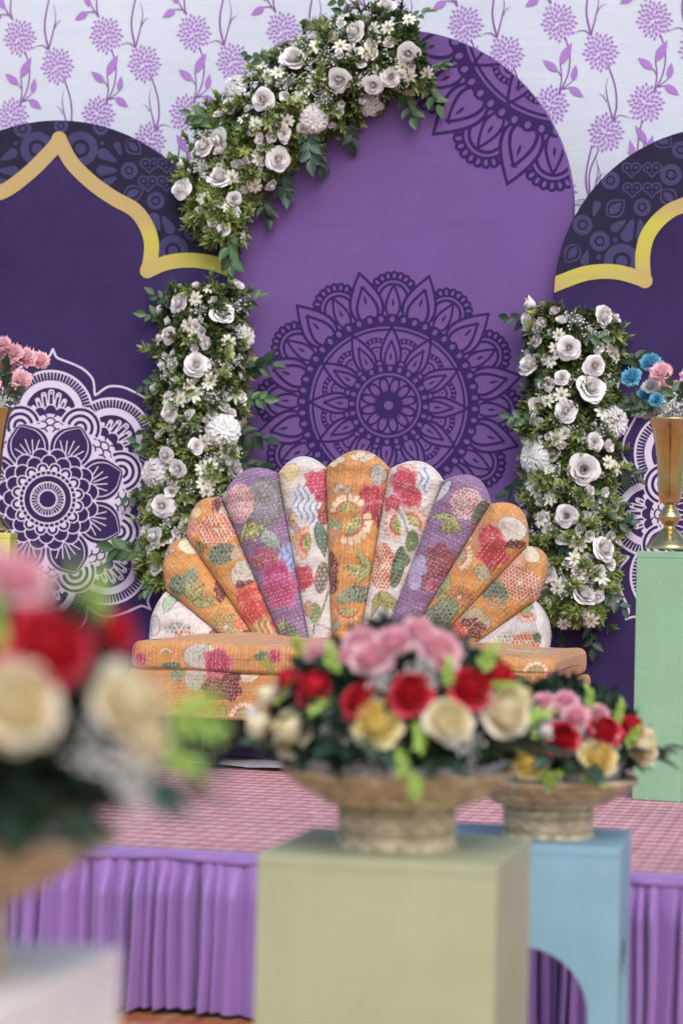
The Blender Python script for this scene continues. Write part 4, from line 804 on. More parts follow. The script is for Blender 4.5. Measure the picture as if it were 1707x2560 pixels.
    if which == 0:
        for q in ((640, 110), (780, 80), (870, 105), (570, 150), (820, 60), (900, 80)): p.cloud(*ZB(*q), 13, 9, 0, (214, 186, 156), (196, 170, 150))
        p.twig([ZB(520, 230), ZB(600, 170), ZB(690, 160), ZB(730, 240), ZB(920, 300)], 1.8, (160, 130, 70)); p.twig([ZB(760, 110), ZB(850, 150), ZB(910, 240)], 1.8, (160, 130, 70)); p.cloud(*ZB(990, 250), 18, 26, 0, (180, 170, 160), (120, 124, 130)); p.peony(*ZB(930, 460), 34, (176, 50, 66), (216, 130, 110)); p.peony(*ZB(960, 600), 28, (170, 46, 60)); p.coral(*ZB(1010, 680), 10, 22)
        for q in ((650, 360), (608, 398), (710, 395)): p.cloud(*ZB(*q), 9, 8, 0, (212, 196, 170), (150, 150, 150))
        p.fan(*ZB(725, 610), 180, 330, 50); p.fan(*ZB(735, 690), -28, 115, 58); p.twig([ZB(640, 670), ZB(740, 660), ZB(880, 560)], 3); p.green(*ZB(600, 720), 22, 14, .3, (150, 160, 110)); p.peony(*ZB(590, 810), 17, (222, 150, 110), (226, 180, 130)); p.coral(*ZB(580, 1130), 16, 42); p.coral(*ZB(590, 1260), 14, 30); p.leaves(*ZB(930, 1110), [178, 155, 232, 128], 66, 10); p.green(*ZB(760, 1370), 40, 20, -.4, (150, 150, 110)); p.beads(*ZB(840, 1360), 28, 22); p.fan(*ZB(740, 1480), 20, 175, 44, (210, 150, 80)); p.cloud(*ZB(620, 1650), 12, 12, 0, (150, 150, 110)); p.twig([ZB(590, 1660), ZB(640, 1560), ZB(760, 1470)], 2, (130, 110, 60))
    if which == 1:
        p.pine(*ZB(1250, 180), 26, 10, 0, (206, 150, 120)); p.peony(*ZB(1230, 310), 36, (186, 56, 82)); p.peony(*ZB(1300, 450), 30, (180, 50, 76)); p.peony(*ZB(1130, 520), 24, (186, 60, 84)); p.wave(*ZB(1420, 300), 18, 34); p.fan(*ZB(1215, 710), 95, 245, 46, (222, 190, 170)); p.fan(*ZB(1290, 715), 250, 385, 46, (220, 186, 166)); p.twig([ZB(1180, 570), ZB(1250, 700), ZB(1280, 800)], 5, (110, 130, 96)); p.green(*ZB(1310, 870), 15, 28, .2, (110, 126, 76)); p.pine(*ZB(1050, 1110), 34, 60); p.green(*ZB(1190, 1110), 16, 54, .2, (92, 112, 86)); p.beads(*ZB(1190, 1090), 14, 46, .2, (88, 108, 84)); p.leaf(*ZB(1280, 990), 2.2, 60, 16, (86, 110, 84), (110, 130, 100)); p.leaves(*ZB(1030, 1340), [108, 70, 52, 36], 66, 11); p.coral(*ZB(980, 1680), 24, 12, 0, (150, 50, 52))
    if which == 2:
        p.leaf(*ZC(545, 160), 2.2, 70, 12, (190, 190, 206), (200, 200, 214)); p.pine(*ZC(700, 370), 40, 40, .3, (164, 116, 122), (212, 184, 180)); p.green(*ZC(830, 450), 16, 34, .6, (100, 104, 96)); p.leaves(*ZC(560, 480), [175, 120, 98, 75, 60], 58, 9); p.cloud(*ZC(250, 1010), 24, 46, .2, (170, 150, 190), (140, 130, 180)); p.coral(*ZC(460, 900), 34, 44, .3, (130, 62, 78), (176, 110, 100)); p.coral(*ZC(340, 1100), 14, 24, 0, (130, 62, 78), (176, 110, 100)); p.peony(*ZC(400, 1130), 16, (150, 50, 92)); p.coral(*ZC(250, 1400), 14, 14, 0, (110, 80, 110))
    if which == 3:
        p.twig([ZC(900, 410), ZC(980, 470), ZC(1000, 560)], 1.8, (170, 140, 90)); p.cloud(*ZC(1120, 610), 38, 30, .4, (206, 196, 180), (170, 164, 160)); p.peony(*ZC(920, 680), 36, (182, 56, 66), (222, 170, 150)); p.peony(*ZC(960, 830), 38, (172, 40, 50), (200, 80, 80)); p.coral(*ZC(1160, 750), 24, 12, .2, (96, 44, 46)); p.fan(*ZC(610, 850), -40, 75, 44); p.fan(*ZC(660, 740), 230, 340, 30); p.cloud(*ZC(860, 1010), 22, 18, .8, (190, 176, 140), (120, 120, 116)); p.leaves(*ZC(510, 1230), [280, 240, 205], 56, 12); p.pine(*ZC(650, 1240), 34, 28, .6, (200, 128, 66), (150, 100, 60)); p.leaf(*ZC(500, 1260), 2.3, 60, 8); p.green(*ZC(540, 1340), 30, 26, .5, (130, 140, 96)); p.beads(*ZC(450, 1420), 42, 30, -.3)
    if which == 4:
        p.cloud(*ZC(1280, 830), 34, 18, .6, (212, 196, 166), (190, 186, 150)); p.peony(*ZC(1190, 900), 20, (224, 160, 130), (226, 170, 140)); p.pine(*ZC(1210, 1110), 58, 40, .4); p.leaves(*ZC(1010, 1010), [250, 270, 290, 230], 26, 4); p.green(*ZC(950, 1150), 34, 26, .3, (140, 146, 110)); p.beads(*ZC(960, 1190), 40, 26, .4); p.beads(*ZC(990, 1300), 30, 14, .4, (196, 140, 90), (150, 110, 80)); p.twig([ZC(870, 1210), ZC(1000, 1290), ZC(1080, 1290)], 4, (110, 124, 80)); p.cloud(*ZC(800, 1440), 42, 26, .5, (190, 168, 120), (130, 130, 120)); p.coral(*ZC(760, 1530), 36, 26, .4, (100, 44, 40)); p.peony(*ZC(620, 1570), 28, (196, 70, 56), (220, 130, 90))
    if which == 5:
        p.fan(*ZC(1290, 1350), 40, 165, 34, (220, 180, 160)); p.green(*ZC(1290, 1330), 14, 10, 0, (150, 170, 120)); p.beads(*ZC(1100, 1610), 24, 14, 0, (206, 196, 186), (140, 150, 150)); p.pine(*ZC(1290, 1650), 36, 22, 0, (180, 96, 70), (214, 180, 140)); p.green(*ZC(1390, 1610), 10, 12); p.twig([ZC(820, 1640), ZC(880, 1590), ZC(900, 1540)], 1.6, (130, 130, 110)); p.twig([ZC(850, 1560), ZC(950, 1520), ZC(1040, 1470)], 1.3, (130, 130, 120))
_s = lambda x, y: (280+x/3.733, 1540+y/3.733)
YSB = 7.32; XSC = -1.5; TSO = math.tan(math.radians(9))           # the sofa stands a little askew: right end nearer
sofa = empty('shell_sofa', PY(887, 1860, 7.0)*np.array([1, 1, 0])+np.array([0, 0, ZS]), 'scallop shell backed sofa in orange, purple and white patchwork quilt cloth', 'sofa')
BND = [((424,1477),(558,1586)), ((467,1343),(642,1590)), ((552,1248),(707,1594)), ((688,1183),(776,1590)), ((808,1170),(835,1575)), ((967,1172),(911,1557)), ((1102,1201),(980,1554)), ((1222,1259),(1056,1546)), ((1317,1365),(1122,1575)), ((1340,1503),(1202,1601))]
TIPS = {-4: 42, -3: 44, -2: 44, -1: 38, 0: 48, 1: 36, 2: 44, 3: 48, 4: 50, -5: 24, 5: 24}
def ext(T, B, k): T, B = np.array(T, float), np.array(B, float); return T, T+(B-T)*k
def back_petal(idx, bl, br, base, stitch_dir):
    TL, BL = ext(*bl, 1.22); TR, BR = ext(*br, 1.22); ns, ntp = 150, 60; s1 = np.linspace(0, 1, ns)**.9; tt = np.sin(np.linspace(-1, 1, ntp)*math.pi/2*.985)/math.sin(math.pi/2*.985)
    S, T = np.meshgrid(s1, tt, indexing='ij'); nb = .80; sb = np.clip(S/nb, 0, 1)[..., None]; e = np.clip((S-nb)/(1-nb), 0, 1)
    L = BL+(TL-BL)*sb; R_ = BR+(TR-BR)*sb; c = ((T+1)/2)[..., None]; Q = L*(1-c)+R_*c
    dirv = ((TL-BL)/np.linalg.norm(TL-BL)+(TR-BR)/np.linalg.norm(TR-BR)); dirv /= np.linalg.norm(dirv); h = TIPS[idx]
    Q = Q+dirv*(np.sin(e*math.pi/2)*h*(1-np.abs(T)**2.0))[..., None]
    wid = np.linalg.norm(R_-L, axis=-1)*7.5/FPX; bul = wid*.40*(.28+.72*np.sqrt(np.clip(1-np.abs(T)**2.8*.999, 0, 1)))*np.cos(e*math.pi/2*.96)**.75
    bul = bul*(1+.045*np.sin(Q[..., 1]*.11+idx)+.04*np.sin(Q[..., 0]*.13+Q[..., 1]*.05+idx)+.018*np.sin(Q[..., 1]*.33+2*np.sin(Q[..., 0]*.2))*np.abs(T))
    A = PY(Q[..., 0], Q[..., 1], YSB); A = PY(Q[..., 0], Q[..., 1], YSB-(A[..., 0]-XSC)*TSO); A[..., 1] += .16*(A[..., 2]-.7); P3 = A.copy(); P3[..., 1] -= bul+.02
    V = P3.reshape(-1, 3); F = grid_faces(ns, ntp)
    # flat upholstered back, joined round the rim
    ri = np.concatenate([np.arange(ns)*ntp, (ns-1)*ntp+np.arange(1, ntp), (np.arange(ns-2, -1, -1))*ntp+ntp-1]); Bk = A.reshape(-1, 3)[ri].copy(); Bk = Bk.mean(0)+(Bk-Bk.mean(0))*np.array([.93, 1, .96]); Bk[:, 1] += .05; n0 = len(V); k = len(ri)
    u_, v_ = Q[..., 0].ravel(), Q[..., 1].ravel(); pt = Paint(u_, v_, base); motifs(pt, idx); pt.fade(); colr = np.concatenate([pt.c, pt.c[ri]])
    rim = [[ri[i], n0+i, n0+i+1, ri[i+1]] for i in range(k-1)]+[list(range(n0, n0+k))]
    al = np.concatenate([(Q @ dirv).ravel(), (Q @ dirv).ravel()[ri]]); ac = np.concatenate([(Q @ np.array([-dirv[1], dirv[0]])).ravel(), (Q @ np.array([-dirv[1], dirv[0]])).ravel()[ri]])
    uvs = np.stack([al, ac], -1) if stitch_dir else np.stack([ac, al], -1)
    o = obj('back_cushion', np.concatenate([V, Bk]), F.tolist()+rim, M['kantha'], sofa, smooth=True, attrs={'col': colr}, uv=uvs)
    return o
bases = {-5: WH, -4: OR, -3: OR, -2: PU, -1: WH, 0: OR, 1: WH, 2: PU, 3: OR, 4: OR, 5: WH}
clab = {-5: 'white corner cushion with grey print', -4: 'orange cushion with leaf print', -3: 'orange cushion with pineapple and red peony', -2: 'purple cushion with pink peony', -1: 'white cushion with pink peony and blue waves', 0: 'tall orange centre cushion with fan flowers', 1: 'white cushion with pink peony and pineapple', 2: 'purple cushion with pineapple print', 3: 'orange cushion with red peony', 4: 'orange cushion with large pineapple', 5: 'white corner cushion with pineapple print'}
for i in range(-4, 5): back_petal(i, BND[i+4], BND[i+5], bases[i], i in (-4, -3, 0, 3, 4))['label'] = clab[i]
back_petal(-5, ((398, 1640), (600, 1690)), BND[0], WH, False)['label'] = clab[-5]
back_petal(5, BND[9], ((1366, 1655), (1170, 1690)), WH, False)['label'] = clab[5]
def bolster(name, uL, uR, vT, vB, Yf, Yb, rr, base, which, stitch_v, label):
    """upholstered slab with soft edges, dyed by the running length of the cloth"""
    a = PY(uL, vT, Yf); b_ = PY(uR, vT, Yf); c = PY((uL+uR)/2, vB, Yf); x0, x1 = a[0], b_[0]; zt = (a[2]+b_[2])/2; zb = c[2]; prof = []
    for (cy, cz, t0) in ((Yf+rr, zb+rr*.5, 180), (Yf+rr, zt-rr, 90)):
        pass
    def arc(cy, cz, ry, rz, t0, t1, n): return [(cy+ry*math.cos(math.radians(t)), cz+rz*math.sin(math.radians(t))) for t in np.linspace(t0, t1, n)]
    prof = arc(Yf+rr, zb+rr*.55, rr, rr*.55, 270, 180, 8)+[(Yf, z) for z in np.linspace(zb+rr*.55, zt-rr, 34)[1:-1]]+arc(Yf+rr, zt-rr, rr, rr, 180, 90, 14)+[(y, zt) for y in np.linspace(Yf+rr, Yb-rr, 14)[1:-1]]+arc(Yb-rr, zt-rr, rr, rr, 90, 0, 6)+arc(Yb-rr, zb+rr*.55, rr, rr*.55, 0, -90, 6)
    prof = np.array(prof); cy, cz = (Yf+Yb)/2, (zt+zb)/2; n = 640; X = np.linspace(x0, x1, n); X = np.concatenate([np.full(1, x0), X, np.full(1, x1)]); V = []; D = np.minimum(X-x0, x1-X); r2 = rr*1.1
    ins = np.where(D < r2, r2-np.sqrt(np.clip(r2*r2-(r2-D)**2, 0, None)), 0)
    sL = np.concatenate([[0], np.cumsum(np.linalg.norm(np.diff(prof, axis=0), axis=1))]); kz = FPX/6.75; i0 = np.argmin(np.abs(prof[:, 1]-(zt+zb)/2)+(prof[:, 0] > Yf+.01)*9); vm = (vT+vB)/2; uu = []; vv = []
    for xi, x, q in zip(range(len(X)), X, ins):
        k = 1 if 0 < xi < len(X)-1 else 0
        py = cy+(prof[:, 0]-cy)*((1-q/((Yb-Yf)/2)) if k else 0); pz = cz+(prof[:, 1]-cz)*((1-q/((zt-zb)/2)*.75) if k else 0)
        wv_ = .004*math.sin(x*9)+.003*math.sin(x*23+1)
        V.append(np.stack([np.full(len(prof), x), py+wv_*.6, pz+np.where(prof[:, 1] > cz, wv_, 0)], -1)); uu.append(uL+(x-x0)/(x1-x0)*(uR-uL)+0*sL); vv.append(vm+(uL+(x-x0)/(x1-x0)*(uR-uL)-(uL+uR)/2)*.036-(sL-sL[i0])*kz)
    V = np.concatenate(V); V[:, 1] -= (V[:, 0]-XSC)*TSO; uu = np.concatenate(uu); vv = np.concatenate(vv); pt = Paint(uu, vv, base); motifs(pt, which); pt.fade()
    # cloth on top repeats paler prints
    o = obj(name, V, grid_faces(len(X), len(prof), True), M['kantha'], sofa, smooth=True, attrs={'col': pt.c}, uv=np.stack([vv, uu], -1) if stitch_v else np.stack([uu, vv], -1)); o['label'] = label; return o
bolster('seat_cushion', 300, 1400, 1620, 1695, 6.55, 7.30, .027, OR, 'seat', True, 'orange quilted seat cushion with running stitch')
bolster('seat_base', 294, 1408, 1692, 1814, 6.555, 7.32, .016, (202, 134, 60), 'base', False, 'orange quilted seat base with maroon coral print')
zb = PY(887, 1808, 6.6)[2]; xl, xr = PY(330, 1850, 6.72)[0], PY(1390, 1850, 6.72)[0]
mb = MB(); n = 120; xs = np.linspace(xl, xr, n)
yy = 6.70-(xs-XSC)*TSO+.006*np.sin(xs*22)+.004*np.sin(xs*41+1)
V = [(x, y, z) for z in (ZS+.035, zb-.002) for x, y in zip(xs, yy)]; Fq = [[i, i+1, n+i+1, n+i] for i in range(n-1)]; k = len(V)
V += [(xl, 7.32, ZS+.03), (xr, 7.12, ZS+.03), (xl, 7.32, zb), (xr, 7.12, zb)]; Fq += [[0, n, k+2, k], [n-1, k+1, k+3, 2*n-1]]
obj('valance', V, Fq, M['sofa_skirt'], sofa)['label'] = 'dark purple valance cloth under the seat'
for x in (PY(495, 1920, 6.66)[0], xr-.06):
    for y in (6.64, 7.2):
        y -= (x-XSC)*TSO-.05*(y < 7); mb = MB(); mb.box(x-.045, x+.035, y-.02, y+.05, ZS, ZS+.045); mb.box(x-.02, x+.02, y+.012, y+.04, ZS+.045, ZS+.12); obj('foot', mb.v, mb.f, M['wood_dark'], sofa)
# plastic sheet peeping out below the valance
xa, xb_ = PY(440, 1905, 6.6)[0], PY(740, 1905, 6.6)[0]; xs = np.linspace(xa, xb_, 50); V = []
for j, y in enumerate((6.60, 6.64, 6.70, 6.85)):
    for i, x in enumerate(xs): V.append((x, y+.05-(x-XSC)*TSO+.02*math.sin(x*14+1), ZS+.006+(.022 if j in (1, 2) else .008)*abs(math.sin(x*9+j))+(.012 if j == 3 else 0)))
tag(obj('plastic_sheet', V, grid_faces(4, 50), M['plastic'], smooth=True), 'crumpled white plastic sheet peeping out under the sofa valance', 'plastic sheet')

# ---------------------------------------------------------------- stage skirt
def skirt():
    root = empty('stage_skirt', (-1.2, YF, 0), 'pleated lilac purple satin skirt along the front of the stage', 'stage skirt')
    rg = np.random.default_rng(5); X0, X1 = -3.4, 1.2; nx = 1500; xs = np.linspace(X0, X1, nx); edges = [X0]
    while edges[-1] < X1: edges.append(edges[-1]+rg.choice([.016, .022, .028, .036, .05])*rg.uniform(.85, 1.15))
    edges = np.array(edges); idx = np.clip(np.searchsorted(edges, xs)-1, 0, len(edges)-2); ph = (xs-edges[idx])/(edges[idx+1]-edges[idx]); amp = rg.uniform(.2, 1.5, len(edges)); sk = rg.uniform(.25, .75, len(edges)); deep = rg.random(len(edges)) < .30
    nz = 40; V = []
    for j in range(nz):
        t = j/(nz-1); z = ZS-.010-(ZS-.010-.012)*t; op = min(1, t/.22); s_ = sk[idx]; w = ph+.02*np.sin(t*3+idx*1.7)*t; w = np.clip(w, 0, 1)
        fold = np.where(w < s_, np.sin(np.pi*.5*w/s_)**1.3, np.cos(np.pi*.5*(w-s_)/(1-s_))**1.3)
        knife = np.where(ph > .93, (ph-.93)/.07, 0)
        a = .007+.023*op*amp[idx]*(1+.18*np.sin(idx*2.3+t*2)); y = YF-.006-a*fold*(.25+.75*op)+.034*op*np.where(deep[idx], np.exp(-((ph-.86)/.12)**2), .25*np.exp(-((ph-.9)/.10)**2))+.006*knife*(1-op)+.007*op*np.sin(xs*31+t*.6)+.0035*np.sin(xs*95+t*1.5+3*np.sin(xs*13))*op*(1-.5*t)+.0018*np.sin(xs*210+t*3+idx)*op*(1-.7*t)
        V.append(np.stack([xs+.003*np.sin(t*4+idx)*t, y-.012*t, np.full(nx, z)+.004*t*np.sin(xs*17)], -1))
    V = np.concatenate(V)
    obj('pleated_cloth', V, grid_faces(nz, nx), M['satin'], root, smooth=True)
    V = []; xs = np.linspace(X0, X1, 300); st = .004*(np.floor(xs/.052) % 2)
    for (dy, z) in ((.06, ZS+.003), (-.004, ZS+.004), (-.012, ZS-.002), (-.010, ZS-.012)): V.append(np.stack([xs, YF+dy-st, np.full(300, z)+.003*np.sin(xs*21)*(dy < 0)], -1))
    obj('top_band', np.concatenate(V), grid_faces(4, 300), M['satin_band'], root)
skirt()

# ---------------------------------------------------------------- plinths
def panel_pts(w, h, b, apex, n=18):
    if not apex: return [(0, 0), (w, 0), (w, h), (0, h)]
    r = (w-2*b)/2; sp = apex-r
    return [(0, 0), (b, 0), (b, sp)]+[(w/2-r*math.cos(t), sp+r*math.sin(t)) for t in np.linspace(0, math.pi, n)[1:-1]]+[(w-b, sp), (w-b, 0), (w, 0), (w, h), (0, h)]
def plinth(corner, rot, w, d, z0, h, mat, label, b=.058, apex=None, t=.018, apex_side=None):
    """corner: front left foot; rot: turn about the vertical"""
    root = empty('plinth', (*corner[:2], z0), label, 'plinth', 'painted display plinths'); root.rotation_euler = (0, 0, rot)
    def board(name, pts, plane):
        n = len(pts); bm = bmesh.new(); vs = [bm.verts.new(plane(x, y, 0)) for x, y in pts]; vb = [bm.verts.new(plane(x, y, t)) for x, y in pts]
        bm.faces.new(vs); bm.faces.new(vb[::-1])
        for i in range(n): bm.faces.new([vs[i], vb[i], vb[(i+1) % n], vs[(i+1) % n]])
        bmesh.ops.recalc_face_normals(bm, faces=bm.faces); me = bpy.data.meshes.new(name); bm.to_mesh(me); bm.free(); me.materials.append(mat)
        o = bpy.data.objects.new(name, me); COL.objects.link(o); o.parent = root
        md = o.modifiers.new('soft_edge', 'BEVEL'); md.width = .0022; md.segments = 2; md.limit_method = 'ANGLE'; return o
    hb = h-t; board('front_board', panel_pts(w, hb, b, apex), lambda x, y, q: (x, q, y)); board('back_board', panel_pts(w, hb, b, apex), lambda x, y, q: (x, d-q, y))
    bs = min(b, d*.25); ap = apex_side or apex; ps = panel_pts(d-2*t, hb, bs-t if bs > t else .02, ap)
    board('side_board', ps, lambda x, y, q: (.0005+q, t+x, y)); board('side_board', ps, lambda x, y, q: (w-.0005-q, t+x, y)); board('top_board', [(0, 0), (w, 0), (w, d), (0, d)], lambda x, y, q: (x, y, hb+q))
    return root
po = PY(643, 2135, 3.35); plinth(po, 0, .345, .345, 0, po[2], M['paint_olive'], 'olive green plinth in the foreground carrying a wicker bowl of flowers')
pb = PY(1548, 2124, 4.22); plinth((pb[0]-.335, 4.22), math.radians(2), .335, .30, 0, pb[2], M['paint_blue'], 'sky blue plinth with an arched cut-out, behind the olive plinth', b=.052, apex=pb[2]-.180)
pg = PY(303, 2368, 2.01); plinth((pg[0]-.345, 1.665), 0, .345, .345, 0, pg[2], M['paint_grey'], 'pale grey plinth, very near and blurred in the lower left corner')
g0, g1 = PZ(1578, 1998, ZS), PZ(1697, 2006.5, ZS); ang = math.atan2(g1[1]-g0[1], g1[0]-g0[0]); gtop = PY(1588, 1377, g0[1])[2]
plinth(g0, ang, np.linalg.norm((g1-g0)[:2]), .25, ZS, gtop-ZS, M['paint_green'], 'tall mint green plinth standing on the stage under a brass vase')
y1 = PY(27, 1332, 6.75); ya = math.radians(14); plinth((y1[0]-.126*math.cos(ya), 6.75-.126*math.sin(ya)), ya, .126, .2, ZS, y1[2]-ZS, M['paint_lime'], 'yellow green plinth on the stage, cut off by the left edge')

# ---------------------------------------------------------------- wicker bowls on feet
def basket(center, z, label, liner_h, sc=1.0, seed=0):
    root = empty('wicker_bowl', (*center[:2], z), label, 'basket', 'wicker bowls on plinths'); rg = np.random.default_rng(seed)
    prof = [(.083, .004+.0092*i) for i in range(6)]+[(.076, .058)]+[(.086+.080*(t**.8), .062+.048*t) for t in np.linspace(0, 1, 10)]+[(.170, .114)]
    for j, (r, zz) in enumerate(prof):
        n = 90; th = np.linspace(0, 2*np.pi, n, endpoint=False); wob = .0028*np.sin(th*15+(j % 2)*np.pi)+rg.normal(0, .0006, n); a = .0052*(1.25 if j in (0, 5, len(prof)-1) else 1); V = []
        for k in range(6):
            t = 2*np.pi*k/6; V.append(np.stack([(r+wob+a*.75*math.cos(t))*np.cos(th), (r+wob+a*.75*math.cos(t))*np.sin(th), zz+a*math.sin(t)+.0012*np.sin(th*3+j)], -1)*sc)
        V = np.stack(V, 0).reshape(-1, 3)+np.array([*center[:2], z]); F = grid_faces(6, n, True).tolist()+[[5*n+i, 5*n+(i+1) % n, (i+1) % n, i] for i in range(n)]
        obj('wicker_strand', V, F, M['wicker'] if (j+seed) % 3 else M['wicker_dark'], root, smooth=True)
    mb = MB()
    for i in range(15):
        t = 2*math.pi*(i+.5)/15; c, s_ = math.cos(t), math.sin(t); mb.tube([Vector((center[0], center[1], z))+Vector((r*c, r*s_, zz))*sc for r, zz in [(.083, .0), (.083, .05), (.078, .06), (.112, .074), (.152, .098), (.170, .116)]], .0028*sc, 4)
    obj('wicker_rib', mb.v, mb.f, M['wicker_dark'], root)
    n = 60; V = []
    for (r, zz) in ((.07, .078), (.125, .104), (.160, .124+liner_h), (.156, .126+liner_h), (.12, .10)):
        for k in range(n): t = 2*math.pi*k/n; w = 1+.02*math.sin(5*t+seed)+.012*math.sin(13*t); V.append((center[0]+r*w*math.cos(t)*sc, center[1]+r*w*math.sin(t)*sc, z+(zz+liner_h*.2*math.sin(3*t+seed+1))*sc))
    obj('liner', V, grid_faces(5, n, True), M['liner'], root, smooth=True); return root
def top_center(u, v, Y): return PY(u, v, Y)
bo = np.array([PY(990, 2080, 3.52)[0], 3.35+.172, po[2]]); bb = np.array([PY(1368, 2085, 4.37)[0], 4.37, pb[2]]); bgp = np.array([pg[0]-.135, 1.665+.172, pg[2]])
basket(bo, po[2], 'footed wicker bowl on the olive plinth', .004, 1.0, 1); basket(bb, pb[2], 'footed wicker bowl with pale liner on the blue plinth', .024, .93, 2); basket(bgp, pg[2], 'footed wicker bowl on the near grey plinth, blurred', .004, 1.0, 3)

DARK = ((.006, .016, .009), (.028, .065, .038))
def arrangement(label, base, zrim, spec, seed, a=.205, hgt=.20, u_lim=None):
    """dome of artificial flowers standing in a bowl; base = bowl centre"""
    rg = np.random.default_rng(seed); root = empty('flower_arrangement', (base[0], base[1], zrim), label, 'flower arrangement', 'flower bowls'); cz = zrim+.02
    view = np.array([FW[0], FW[1], 0]); view /= np.linalg.norm(view); right = R0
    def place(u, v):
        p = PY(u, v, base[1]); dx = np.dot(p-np.array([base[0], base[1], cz]), right); dz = p[2]-cz; q = 1-min(.97, (dx/a)**2+(max(dz, 0)/hgt)**2); dep = a*.92*math.sqrt(q)
        p2 = PY(u, v, base[1]-dep); n = Vector(p2-np.array([base[0], base[1], cz-.03])); n.z = max(n.z, -.02)*1.1+.03; return p2, n.normalized()
    # dark leaf bed
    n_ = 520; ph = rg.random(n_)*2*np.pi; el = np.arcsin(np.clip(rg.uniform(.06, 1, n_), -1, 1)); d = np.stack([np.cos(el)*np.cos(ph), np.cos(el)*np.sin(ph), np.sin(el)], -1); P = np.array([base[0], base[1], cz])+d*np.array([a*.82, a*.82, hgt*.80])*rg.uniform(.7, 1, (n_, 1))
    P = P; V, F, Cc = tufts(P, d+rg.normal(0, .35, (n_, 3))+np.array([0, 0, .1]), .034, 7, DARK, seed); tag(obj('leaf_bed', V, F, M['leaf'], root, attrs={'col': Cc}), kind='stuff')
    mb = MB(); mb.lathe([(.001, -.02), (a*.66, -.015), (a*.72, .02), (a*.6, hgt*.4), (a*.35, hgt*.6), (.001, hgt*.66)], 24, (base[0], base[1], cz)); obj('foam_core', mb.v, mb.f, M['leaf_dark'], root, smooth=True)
    for i in range(16):                          # broad dark collar leaves hanging over the rim
        t = 2*math.pi*(i+rg.random()*.5)/16; dirn = Vector((math.cos(t), math.sin(t), .12-.35*rg.random())); st = Vector((base[0], base[1], cz+.022))+Vector((math.cos(t), math.sin(t), 0))*a*.62; sprig(root, st, dirn, (0, 0, 1), .085, 5, M['leaf_dark'] if i % 3 else M['leaf_blue'], LEAF, .6)
    k = abs(base[1])*1.02/FPX
    names = {'pink': ('carnation', CARN, 'carn_pink'), 'red': ('rose', PEONY, 'rose_red'), 'cream': ('garden_rose', PEONY, 'rose_cream'), 'yellow': ('garden_rose', PEONY, 'rose_yellow'), 'white': ('rosebud', BUD, 'rose_white')}
    allf = [(c, *f) for c in names for f in spec.get(c, [])]
    for (c, u, v, r) in allf:
        p, n = place(u, v); nm, ml, mt = names[c]; inst(nm, ml[int(u+v) % len(ml)], M[mt], root, np.array(p)-np.array(n)*r*k*.25, n, rg.random()*6.28, r*k*1.2)
    # the side turned away carries the same flowers
    for i, (c, u, v, r) in enumerate(allf):
        if i % 2: continue
        p, n = place(u, v); nm, ml, mt = names[c]; q = np.array([2*base[0]-p[0], 2*base[1]-p[1], p[2]-.012]); n2 = Vector((-n.x, -n.y, n.z))
        if n2.z > .8: continue
        inst(nm, ml[int(u) % len(ml)], M[mt], root, q-np.array(n2)*r*k*.3, n2, rg.random()*6.28, r*k*1.05)
    for (u, v, ang) in spec['lime']:
        p, n = place(u, v); t = math.radians(ang); dd = Vector(right)*math.cos(t)+Vector((0, 0, 1))*math.sin(t); sprig(root, np.array(p)+np.array(n)*.006-np.array(dd)*.02, dd, n, .042, 8, M['leaf_lime'], LEAF, .38)
    for (u, v) in spec['gyp']:
        p, n = place(u, v); inst('baby_breath', GYP[int(u) % 3], M['gyp'], root, np.array(p)-np.array(n)*.016, n, rg.random()*6, .028)
    return root
sp_o = dict(pink=[(903,1595,40),(928,1640,50),(983,1600,44),(1047,1575,42),(1097,1614,50),(1112,1654,30),(791,1627,30),(860,1640,24)], red=[(784,1719,44),(719,1699,30),(903,1749,44),(1028,1729,48),(1177,1719,48),(1251,1689,38)],
    cream=[(729,1828,56),(655,1818,44),(674,1744,38),(1122,1798,54),(1266,1779,56),(1301,1744,30)], yellow=[(943,1803,54)], white=[(1117,1850,26),(640,1790,30)],
    lime=[(684,1685,120),(709,1754,60),(819,1769,200),(839,1674,110),(1043,1828,-80),(1003,1893,-85),(1033,1945,-80),(1207,1664,60),(1117,1709,90),(1237,1720,0),(760,1640,120),(1320,1800,20)], gyp=[(953,1714),(829,1799),(1043,1660),(927,1900),(1090,1690),(840,1830),(1180,1870),(700,1720),(960,1690),(1210,1760)])
sp_b = dict(pink=[(1361,1754,28),(1413,1750,30),(1437,1789,34),(1391,1780,26),(1498,1783,26)], red=[(1405,1844,40),(1510,1828,38),(1578,1816,30)], yellow=[(1497,1890,40),(1318,1905,40)], cream=[(1605,1871,38),(1615,1838,24),(1270,1850,34)], white=[],
    lime=[(1354,1859,140),(1400,1936,200),(1462,1948,-20),(1566,1859,60),(1541,1801,80),(1471,1767,100),(1360,1940,-60)], gyp=[(1420,1805),(1460,1840),(1530,1855),(1400,1800),(1370,1950),(1280,1940)])
sp_g = dict(pink=[(45,1440,80),(-60,1400,80),(-160,1420,84),(-280,1390,86),(-380,1440,80)], red=[(130,1612,98),(290,1575,56),(-120,1610,100),(-330,1600,100)], cream=[(45,1760,98),(335,1755,92),(365,1850,56),(-200,1800,110),(-420,1760,100)], white=[],
    lime=[(240,1540,90),(450,1830,0),(410,1890,-30),(-20,1600,100),(440,1790,30),(200,1510,110)], gyp=[(250,1860),(320,1930),(340,1970),(-100,1750)], )
arrangement('domed arrangement of pink, red and cream flowers in the wicker bowl on the olive plinth', bo, po[2]+.115, sp_o, 21, .215, .215)
arrangement('small arrangement of pink, red and yellow flowers in the bowl on the blue plinth', bb, pb[2]+.117, sp_b, 22, .188, .148)
